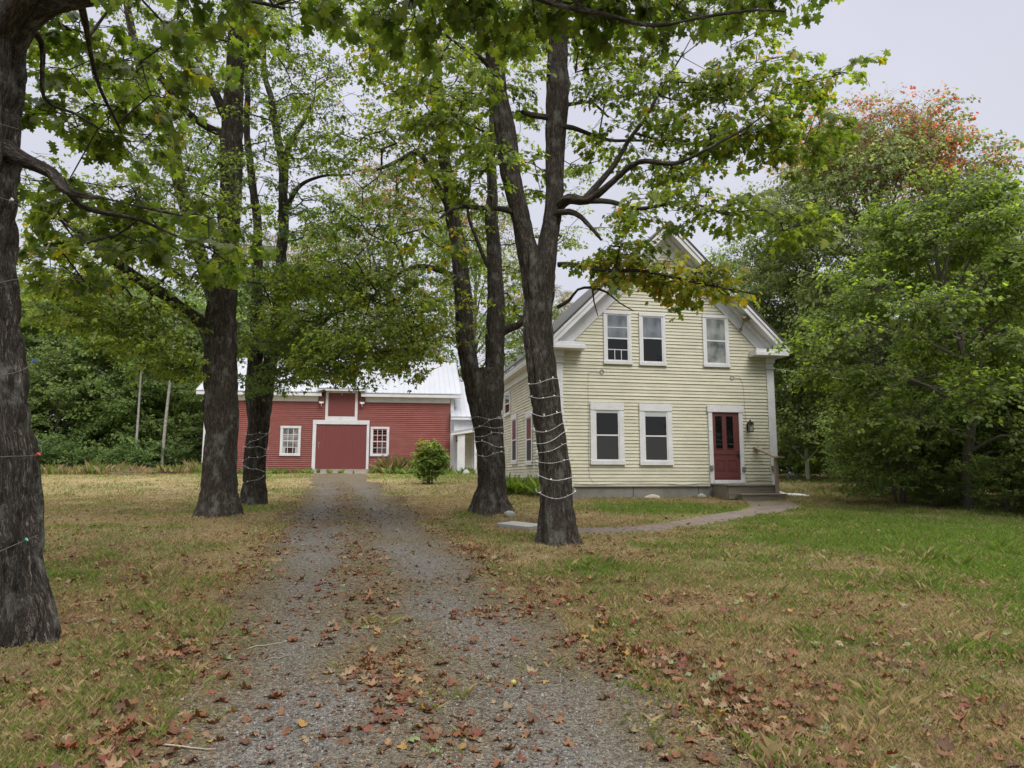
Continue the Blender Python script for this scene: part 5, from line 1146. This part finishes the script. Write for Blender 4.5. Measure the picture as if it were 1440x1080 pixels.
# plants at the walls
LONG = (np.array([(0, 0, 0), (.5, -.09, .05), (1, 0, -.12), (.5, .09, .05)]), np.array([(0, 1, 2), (0, 2, 3)]))
def clump(loc, label, rx, ry, h, n, pal, seed, cat='plant', name='garden_plant', ls=.34):
    r = np.random.default_rng(seed); pos = np.stack([r.normal(size=n)*rx*.5, r.normal(size=n)*ry*.5, 0*r.random(n)], -1)
    bank = []
    for q in range(4):
        V, F, H, T = [], [], [], []; nv = 0
        for i in range(12):
            Rm = rots(np.array(r.uniform(0, 6.28)), np.array(-r.uniform(.7, 1.45)), np.array(r.normal()*.3)); v = (LONG[0]*ls*r.uniform(.6, 1.2)) @ Rm.T
            V += list(v); F += [tuple(f+nv) for f in LONG[1]]; hh = r.random(); H += [hh]*4; T += [1]*4; nv += 4
        bank.append((np.array(V), np.array(F), np.array(H), np.array(T)))
    me = crown_mesh(name, pos, r.uniform(0, 6.28, n), r.normal(size=n)*.15, bank, pal, scale=h/ls*r.uniform(.7, 1.1, n), r=r)
    return tag(link(name, me, M['leaf']), label, cat).__setattr__('location', loc)
clump((.45, 22.6, gz(.45, 22.6)), 'bright green leafy clump against the side wall of the yellow house', .9, 1.3, .55, 60, G_LOC, 101)
clump((.25, 25.6, gz(.25, 25.6)), 'smaller green clump further back along the side wall of the house', .8, 1.6, .45, 40, G_FAR2, 102)
clump((-4.9, 40.0, gz(-4.9, 40.0)), 'low pale green weeds at the foot of the barn, right of the window', 2.6, .7, .5, 90, G_FAR2, 103)
clump((-6.6, 40.6, gz(-6.6, 40.6)), 'tall thin dry weeds against the barn below the right window', 1.6, .4, 1.1, 26, [(.16, .13, .06), (.2, .16, .08), (.1, .12, .04)], 104, ls=.6)
clump((-12.8, 39.3, gz(-12.8, 39.3)), 'low green weeds along the barn foot left of the door', 3.5, .6, .35, 80, G_FAR2, 105)

# ------------------------------------------------------------------ small things in the yard
mb = MB(); mb.prism([(-.42, -.20), (.38, -.26), (.44, .18), (-.36, .26)], 0, .09, 'z')
o = tag(mb.build('stone_slab', M['stone'], bevel=.012), 'flat pale rectangular stone slab lying in the grass between the two maples', 'slab'); o.location = (.16, 13.55, gz(.16, 13.55)-.01); o.rotation_euler = (R(3), R(2), R(-38))
def rock(loc, s, label, mt, seed):
    mb = MB(); mb.ball((0, 0, 0), 1, 14, 9); V = np.array(mb.v); V *= (.75+.5*vnoise(V*1.3+seed))[:, None]; V *= np.array(s)
    mb.v = [tuple(v) for v in V]; o = tag(mb.build('rock', M[mt], sm=True), label, 'rock'); o.location = loc
rock((4.05, 20.75, gz(4.05, 20.75)+.03), (.26, .16, .10), 'broad tan fieldstone on the grass against the foundation', 'rock', 1)
rock((5.55, 21.1, gz(5.55, 21.1)+.04), (.13, .1, .1), 'small pale round stone against the foundation left of the steps', 'stone', 2)
rock((-.05, 16.0-.6, gz(-.05, 15.4)+.04), (.14, .1, .09), 'pale stone at the right foot of the twin-stemmed maple', 'stone', 3)
rock((-2.4, 37.6, gz(-2.4, 37.6)+.05), (.22, .2, .2), 'pale stone by the porch of the wing', 'stone', 4)
# downspout end
ds = MB(); ds.tube([(8.02, 21.62, 1.16), (8.18, 21.55, 1.09), (8.5, 21.35, 1.075), (8.75, 21.2, 1.05)], [.06, .06, .065, .05], 8)
tag(ds.build('downspout', M['plastic'], sm=True), 'white plastic downspout lying on the grass at the right corner of the house', 'downspout')
# clothes post
cpst = tag(empty('clothes_post', (12.7, 30.8, gz(12.7, 30.8))), 'grey wooden clothes-line post with a crossbar on the back lawn', 'clothes post')
MB().box(-.06, .06, -.06, .06, -.1, 1.36).build('post', M['greywood'], cpst)
MB().box(-.85, .72, -.04, .04, 1.362, 1.44).build('crossbar', M['greywood'], cpst)
for s in (-1, 1): MB().prism([(s*.065, .80), (s*.065, .90), (s*.50, 1.355), (s*.58, 1.355)][::s], -.025, .025).build('brace', M['greywood'], cpst)
hp = MB(); c0 = (11.95, 30.6); zz = gz(*c0)
tag(hp.tube([(c0[0]+.2*math.cos(a), c0[1], zz+.02+.3*math.sin(a)) for a in np.linspace(-.1, PI+.1, 14)], .03, 6).build('garden_hoop', M['blue'], sm=True), 'small blue hoop standing on the back lawn left of the clothes post', 'hoop')
# overhead cable from the house to the trees
uc = MB(); uc.tube(catmull([(8.0, 21.9, 5.0), (10.5, 23.5, 4.95), (13, 26, 5.15)], .3).tolist(), .006, 5)
tag(uc.build('overhead_cable', M['wire']), 'thin pale cable running from the right eave of the house into the trees', 'cable')
# boards lying left of the barn
for i, (x, y, l, rz, mt, lb) in enumerate([(-19.2, 38.2, 2.6, 4, 'reddoor', 'long faded red board lying on the grass left of the barn'), (-20.2, 37.7, 2.0, -5, 'oldwood', 'dark grey plank lying on the grass left of the red board'), (-18.6, 38.7, 1.6, 12, 'maroon', 'short red board lying behind the long red board'), (-19.7, 37.95, 1.7, 15, 'oldwood', 'grey plank lying across the others left of the barn')]):
    b = MB(); b.box(-l/2, l/2, -.1, .1, 0, .045); o = tag(b.build('loose_board', M[mt], bevel=.004), lb, 'board', 'loose boards left of the barn'); o.location = (x, y, gz(x, y)+.03+.047*i); o.rotation_euler = (0, R(1.5), R(rz))
# sticks on the drive
def stick(p0, p1, r, label, seed):
    p0 = np.array(p0); p1 = np.array(p1); n = 7; rr_ = np.random.default_rng(seed); P = []
    for i in range(n+1):
        q = p0+(p1-p0)*i/n+np.append(rr_.normal(size=2)*.008, 0)[:2]; P.append((q[0], q[1], gz(q[0], q[1])+.012+r+.004*rr_.random()))
    tag(MB().tube(P, [r*(1-.5*i/n) for i in range(n+1)], 6).build('stick', M['twig'], sm=True), label, 'stick', 'fallen sticks on the drive')
stick((-1.86, 3.98), (-1.55, 3.93), .006, 'straight pale stick on the gravel at the bottom left of the drive', 1)
stick((-2.05, 5.75), (-1.72, 6.15), .004, 'thin pale stick on the left wheel track further up the drive', 2)
stick((-1.85, 5.5), (-1.65, 5.68), .003, 'short pale twig just below the thin stick on the left wheel track', 3)

# ------------------------------------------------------------------ grass, gravel and fallen leaves
def veg_ok(x, y, margin=.0):
    u = (x-edL(y))/(edR(y)-edL(y)); ok = ~((u > margin) & (u < 1-margin) & (y < 40))
    ok &= ~on_path(x, y)
    for tx, ty, tr in ((.74, 11.25, .33), (-.48, 16.1, .36), (-6.2, 15.3, .38), (-6.5, 18.3, .4), (-4.2, 5.75, .50)): ok &= (x-tx)**2+(y-ty)**2 > tr*tr
    return ok
def blades(name, n, sampler, hmin, hmax, wid, seed, keep_fn, label, lean=.5):
    r = np.random.default_rng(seed); x, y = sampler(r, n); k = keep_fn(x, y, r); x, y = x[k], y[k]; n = len(x)
    c, g, b = ground_col(x, y); z = gh(x, y)
    hgt = r.uniform(hmin, hmax, n)*(.45+.6*np.clip(g*1.4+.25, 0, 1.2))*(.25+1.9*fbm2(x, y, 2.6, 3, 8)**1.6*1.6); a = r.uniform(0, 2*PI, n); la = r.uniform(0, 2*PI, n); le = hgt*lean*r.uniform(.3, 2.0, n)
    w = wid*r.uniform(.6, 1.4, n)*(1+.06*y)
    dx, dy = np.cos(a)*w, np.sin(a)*w
    V = np.stack([np.stack([x-dx, y-dy, z-.005], -1), np.stack([x+dx, y+dy, z-.005], -1), np.stack([x+np.cos(la)*le*.35+dx*.6, y+np.sin(la)*le*.35+dy*.6, z+hgt*.62], -1), np.stack([x+np.cos(la)*le, y+np.sin(la)*le, z+hgt*.95], -1)], 1).reshape(-1, 3)
    i = np.arange(n)[:, None]*4; F = np.concatenate([i+np.array([[0, 1, 2]]), i+np.array([[0, 2, 3]])])
    green = r.random(n) < np.clip(.12+g*1.15, 0, .97)
    col = np.where(green[:, None], np.array((.098, .155, .030))*r.uniform(.6, 1.5, (n, 1))+np.array((.03, .01, 0))*r.random((n, 1)), np.array((.30, .232, .122))*r.uniform(.45, 1.4, (n, 1)))
    me = new_mesh(name, V, F); set_col(me, np.repeat(col, 4, 0))
    return tag(link(name, me, M['grass']), label, 'grass', kind='stuff')
def fan(y0, y1, pw=1.0, half=.78):
    def f(r, n):
        y = y0+(y1-y0)*r.random(n)**pw; x = (r.random(n)*2-1)*(half*y+.6); return x, y
    return f
def kg(x, y, r):
    g, b = masks(x, y); return veg_ok(x, y, .03) & (r.random(len(x)) > b*.75)
blades('grass', 620000, fan(2.6, 9, 1.15), .016, .055, .0008, 201, kg, 'short patchy green and straw-brown grass of the near lawn', .5)
blades('grass', 420000, fan(8.5, 22, 1.1), .022, .055, .0011, 202, kg, 'patchy lawn grass in the middle distance', .5)
blades('grass', 90000, fan(21, 42, 1.0), .03, .09, .003, 203, kg, 'dry lawn grass towards the barn and the back of the house', .6)
def kedge(x, y, r):
    u = (x-edL(y))/(edR(y)-edL(y)); m = drive_mask(x, y); return (u > -.03) & (u < 1.03) & (r.random(len(x)) < (m-.55)*1.2) & (y < 40)
blades('grass', 220000, fan(2.6, 26, 1.5, .6), .012, .04, .0009, 204, kedge, 'thin dry grass growing in the middle and edges of the gravel drive', .9)
def kwood(x, y, r): return (y > 37.5+.1*(x+30)) & (x < -16.5)
blades('grass', 26000, lambda r, n: (-48+31*r.random(n), 37.5+4*r.random(n)), .2, .6, .006, 205, kwood, 'tall uncut grass along the foot of the wood', .4)

def ktuft(x, y, r): return kg(x, y, r) & (fbm2(x, y, 3.1, 3, 61) > .60)
blades('grass', 60000, fan(2.7, 12, 1.1), .05, .105, .0011, 206, ktuft, 'longer ragged tufts standing up out of the near lawn', .55)
ap = MB(); ap.ball((0, 0, .02), .021, 12, 8, .92); ap.tube([(0, 0, .036), (.004, 0, .048)], .002, 4)
tag(ap.build('fallen_apple', painted('yellow-green apple skin', (.30, .29, .06), .5), sm=True), 'small yellow-green apple lying on the gravel in the middle of the drive', 'apple').location = (.01, 4.9, gz(.01, 4.9)+.012)

# loose stones on the drive
r = np.random.default_rng(301); n = 60000
y = 2.7+9*r.random(n)**1.6; u = r.random(n); x = edL(y)+(edR(y)-edL(y))*u; k = r.random(n) > drive_mask(x, y)*.85; x, y = x[k], y[k]; n = len(x)
s = .0035+.008*r.random(n)**2.5; oc = np.array([(1, 0, 0), (0, 1, 0), (-1, 0, 0), (0, -1, 0), (0, 0, .8), (.5, .5, -.3)])*1.0
of = np.array([(0, 1, 4), (1, 2, 4), (2, 3, 4), (3, 0, 4)])
oc = oc[:5]; jit = r.uniform(.6, 1.3, (n, 5, 1)); Rm = rots(r.uniform(0, 6.28, n), r.normal(size=n)*.3, r.normal(size=n)*.3)
V = np.einsum('nij,nkj->nki', Rm, oc[None]*jit)*s[:, None, None]+np.stack([x, y, gh(x, y)+.010], -1)[:, None]
F = (of[None]+(np.arange(n)*5)[:, None, None]).reshape(-1, 3)
me = new_mesh('loose_gravel', V.reshape(-1, 3), F); base = r.uniform(.05, .24, (n, 1))*np.array((1, .96, .90))+r.normal(size=(n, 3))*.008; set_col(me, np.repeat(np.clip(base, .04, .5), 5, 0))
def attr_mat(name, rough=.9):
    m, t, b = mat(name); a = nd(t, 'ShaderNodeAttribute', attribute_name='col'); t.links.new(a.outputs['Color'], b.inputs['Base Color']); b.inputs['Roughness'].default_value = rough; return m
tag(link('loose_gravel', me, attr_mat('gravel stones')), 'loose grey gravel stones scattered over the drive', 'gravel', kind='stuff')

# fallen leaves: the nearest 300 are things of their own, the rest one mass
LCOL = [(.135, .056, .024), (.17, .085, .038), (.092, .046, .024), (.20, .120, .062), (.14, .042, .024), (.22, .165, .095), (.27, .16, .045), (.14, .18, .075)]
LNAME = ['rust brown', 'reddish tan', 'dark brown', 'light tan', 'dull red', 'pale straw-coloured', 'yellow-orange', 'pale green']
LWT = np.array([.25, .2, .18, .12, .1, .08, .03, .04])
def curled(r):
    v, f = LEAF_HI[0].copy(), LEAF_HI[1]; c = r.uniform(.5, 1.6); ax = r.uniform(-.4, .4)
    v[:, 2] = c*(v[:, 1]+ax*v[:, 0])**2*.9+c*.35*(v[:, 0]-.4)**2+.10*np.sin(v[:, 0]*7+r.uniform(0, 6))*np.abs(v[:, 1])*2
    v[:, 1] *= 1-.25*c*.5; stem = np.array([(0, .012, 0), (0, -.012, 0), (-.5, r.uniform(-.15, .15), r.uniform(0, .15))]); n = len(v)
    return np.vstack([v, stem]), np.vstack([f, [(n, n+1, n+2)]])
r = np.random.default_rng(401); CUR = [curled(r) for _ in range(8)]
def litter_density(x, y):
    uu = (x-edL(y))/(edR(y)-edL(y)); d = np.full_like(x, .25)
    d = np.maximum(d, .85*np.exp(-((uu-1.02)/.16)**2)); d = np.maximum(d, .66*np.exp(-((uu-.44)/(.12+.14*np.clip((y-7)/6, 0, 1)))**2)*np.clip((y-2)/3, .5, 1)); d = np.maximum(d, .6*np.exp(-((uu+.02)/.12)**2))
    for a, b, c, e, w in [(1.3, 9.0, .8, 3, .6), (3, 5.5, 2, 1.2, .35), (-5, 9, 2.2, 3.5, .38), (-.2, 15, 1.0, .8, .9), (-3.6, 15, 1.3, 3, .7), (-3.9, 4.8, 1.5, .9, .4), (-3.2, 27, 1.4, 1.1, .5), (-.4, 7.0, .5, .35, 1), (2.0, 5.2, .5, .3, .6)]:
        d = np.maximum(d, w*np.exp(-((x-a)/c)**2-((y-b)/e)**2))
    d = d*np.clip(1.6-(x-2)/5, .12, 1)*np.clip(1.5-y/26, .15, 1)
    return np.clip(d*(.1+2.3*(fbm2(x, y, 1.9, 4, 44)-.25)), 0, 1)
n = 240000; y = 2.7+25*r.random(n)**1.0; x = (r.random(n)*2-1)*(.76*y+.5); k = r.random(n) < litter_density(x, y)**1.5*.62
for tx, ty, tr in ((.74, 11.25, .32), (-.48, 16.1, .34), (-6.2, 15.3, .38), (-6.5, 18.3, .3), (-4.2, 5.75, .50)): k &= (x-tx)**2+(y-ty)**2 > tr*tr
k &= ~((y > 20) & (x > .5)); x, y = x[k], y[k]; o_ = np.argsort(np.hypot(x, y)); x, y = x[o_], y[o_]; n = len(x)
ci = r.choice(8, size=n, p=LWT/LWT.sum()); vi = r.integers(8, size=n); sz = np.clip(r.normal(.050, .022, n), .020, .105)*(1-.25*np.clip((y-8)/8, 0, 1)); yaw = r.uniform(0, 6.28, n); fl = r.random(n) < .35; pt = r.normal(size=n)*.22; ro = r.normal(size=n)*.22
lift = np.where(veg_ok(x, y), .03, .014); z = gh(x, y)+lift
NEAR = 300; meshes = {}
for i in range(min(NEAR, n)):
    key = (ci[i], vi[i])
    if key not in meshes:
        v, f = CUR[vi[i]]; m_ = new_mesh('fallen_leaf', v, f); c = np.array(LCOL[ci[i]]); set_col(m_, np.clip(c[None]*(.8+.5*vnoise(v*3+vi[i]))[:, None], 0, 1)); m_.materials.append(M['litter']); meshes[key] = m_
    o = bpy.data.objects.new('fallen_leaf', meshes[key]); C.objects.link(o); o.location = (x[i], y[i], z[i]+(sz[i]*.22 if fl[i] else 0)); o.scale = (sz[i],)*3
    o.rotation_euler = (ro[i]+(PI if fl[i] else 0), pt[i], yaw[i])
    on = 'gravel drive' if not veg_ok(x[i:i+1], y[i:i+1], .0)[0] else ('grass left of the drive' if x[i] < 0 and x[i] < edL(y[i]) else 'grass right of the drive')
    tag(o, 'curled %s maple leaf on the %s near the camera' % (LNAME[ci[i]], on), 'leaf', 'fallen %s leaves near the camera on the %s' % (LNAME[ci[i]], on))
ii = np.arange(NEAR, n); Rm = rots(yaw, pt, ro+np.where(fl, PI, 0)); Vs, Fs, Cs = [], [], []; off = 0
for q in range(8):
    v, f = CUR[q]
    j = ii[vi[ii] == q]
    P = np.einsum('nij,kj->nki', Rm[j], v)*sz[j][:, None, None]+np.stack([x[j], y[j], z[j]+np.where(fl[j], sz[j]*.22, 0)], -1)[:, None]
    Vs.append(P.reshape(-1, 3)); Fs.append((f[None]+(np.arange(len(j))*len(v))[:, None, None]+off).reshape(-1, 3)); off += len(j)*len(v)
    Cs.append(np.repeat(np.array(LCOL)[ci[j]]*r.uniform(.7, 1.25, (len(j), 1)), len(v), 0))
n2 = 260000; yy = 2.6+26*r.random(n2)**1.2; xx = (r.random(n2)*2-1)*(.76*yy+.5); kk = (r.random(n2) < .05+litter_density(xx, yy)*.9) & ~((yy > 20) & (xx > .5)); xx, yy = xx[kk], yy[kk]; n2 = len(xx)
ss = r.uniform(.005, .017, n2)*(1+yy*.02); Rq = rots(r.uniform(0, 6.28, n2), r.normal(size=n2)*.4, r.normal(size=n2)*.4); tri = np.array([(-1, -.5, 0), (.9, -.4, .15), (.1, .9, -.1), (-.7, .5, .25)])
P = np.einsum('nij,nkj->nki', Rq, tri[None]*r.uniform(.5, 1.3, (n2, 4, 1)))*ss[:, None, None]+np.stack([xx, yy, gh(xx, yy)+.014+.02*veg_ok(xx, yy)*r.random(n2)], -1)[:, None]
Vs.append(P.reshape(-1, 3)); Fs.append((np.array([(0, 1, 2), (0, 2, 3)])[None]+(np.arange(n2)*4)[:, None, None]+off).reshape(-1, 3)); Cs.append(np.repeat(np.array(LCOL)[r.integers(0, 6, n2)]*r.uniform(.5, 1.1, (n2, 1)), 4, 0))
me = new_mesh('leaf_litter', np.vstack(Vs), np.vstack(Fs)); set_col(me, np.vstack(Cs))
tag(link('leaf_litter', me, M['litter']), 'brown and rust maple leaves littering the drive and lawn', 'leaf litter', kind='stuff')
print('leaves', n, 'objects', len(S.objects))
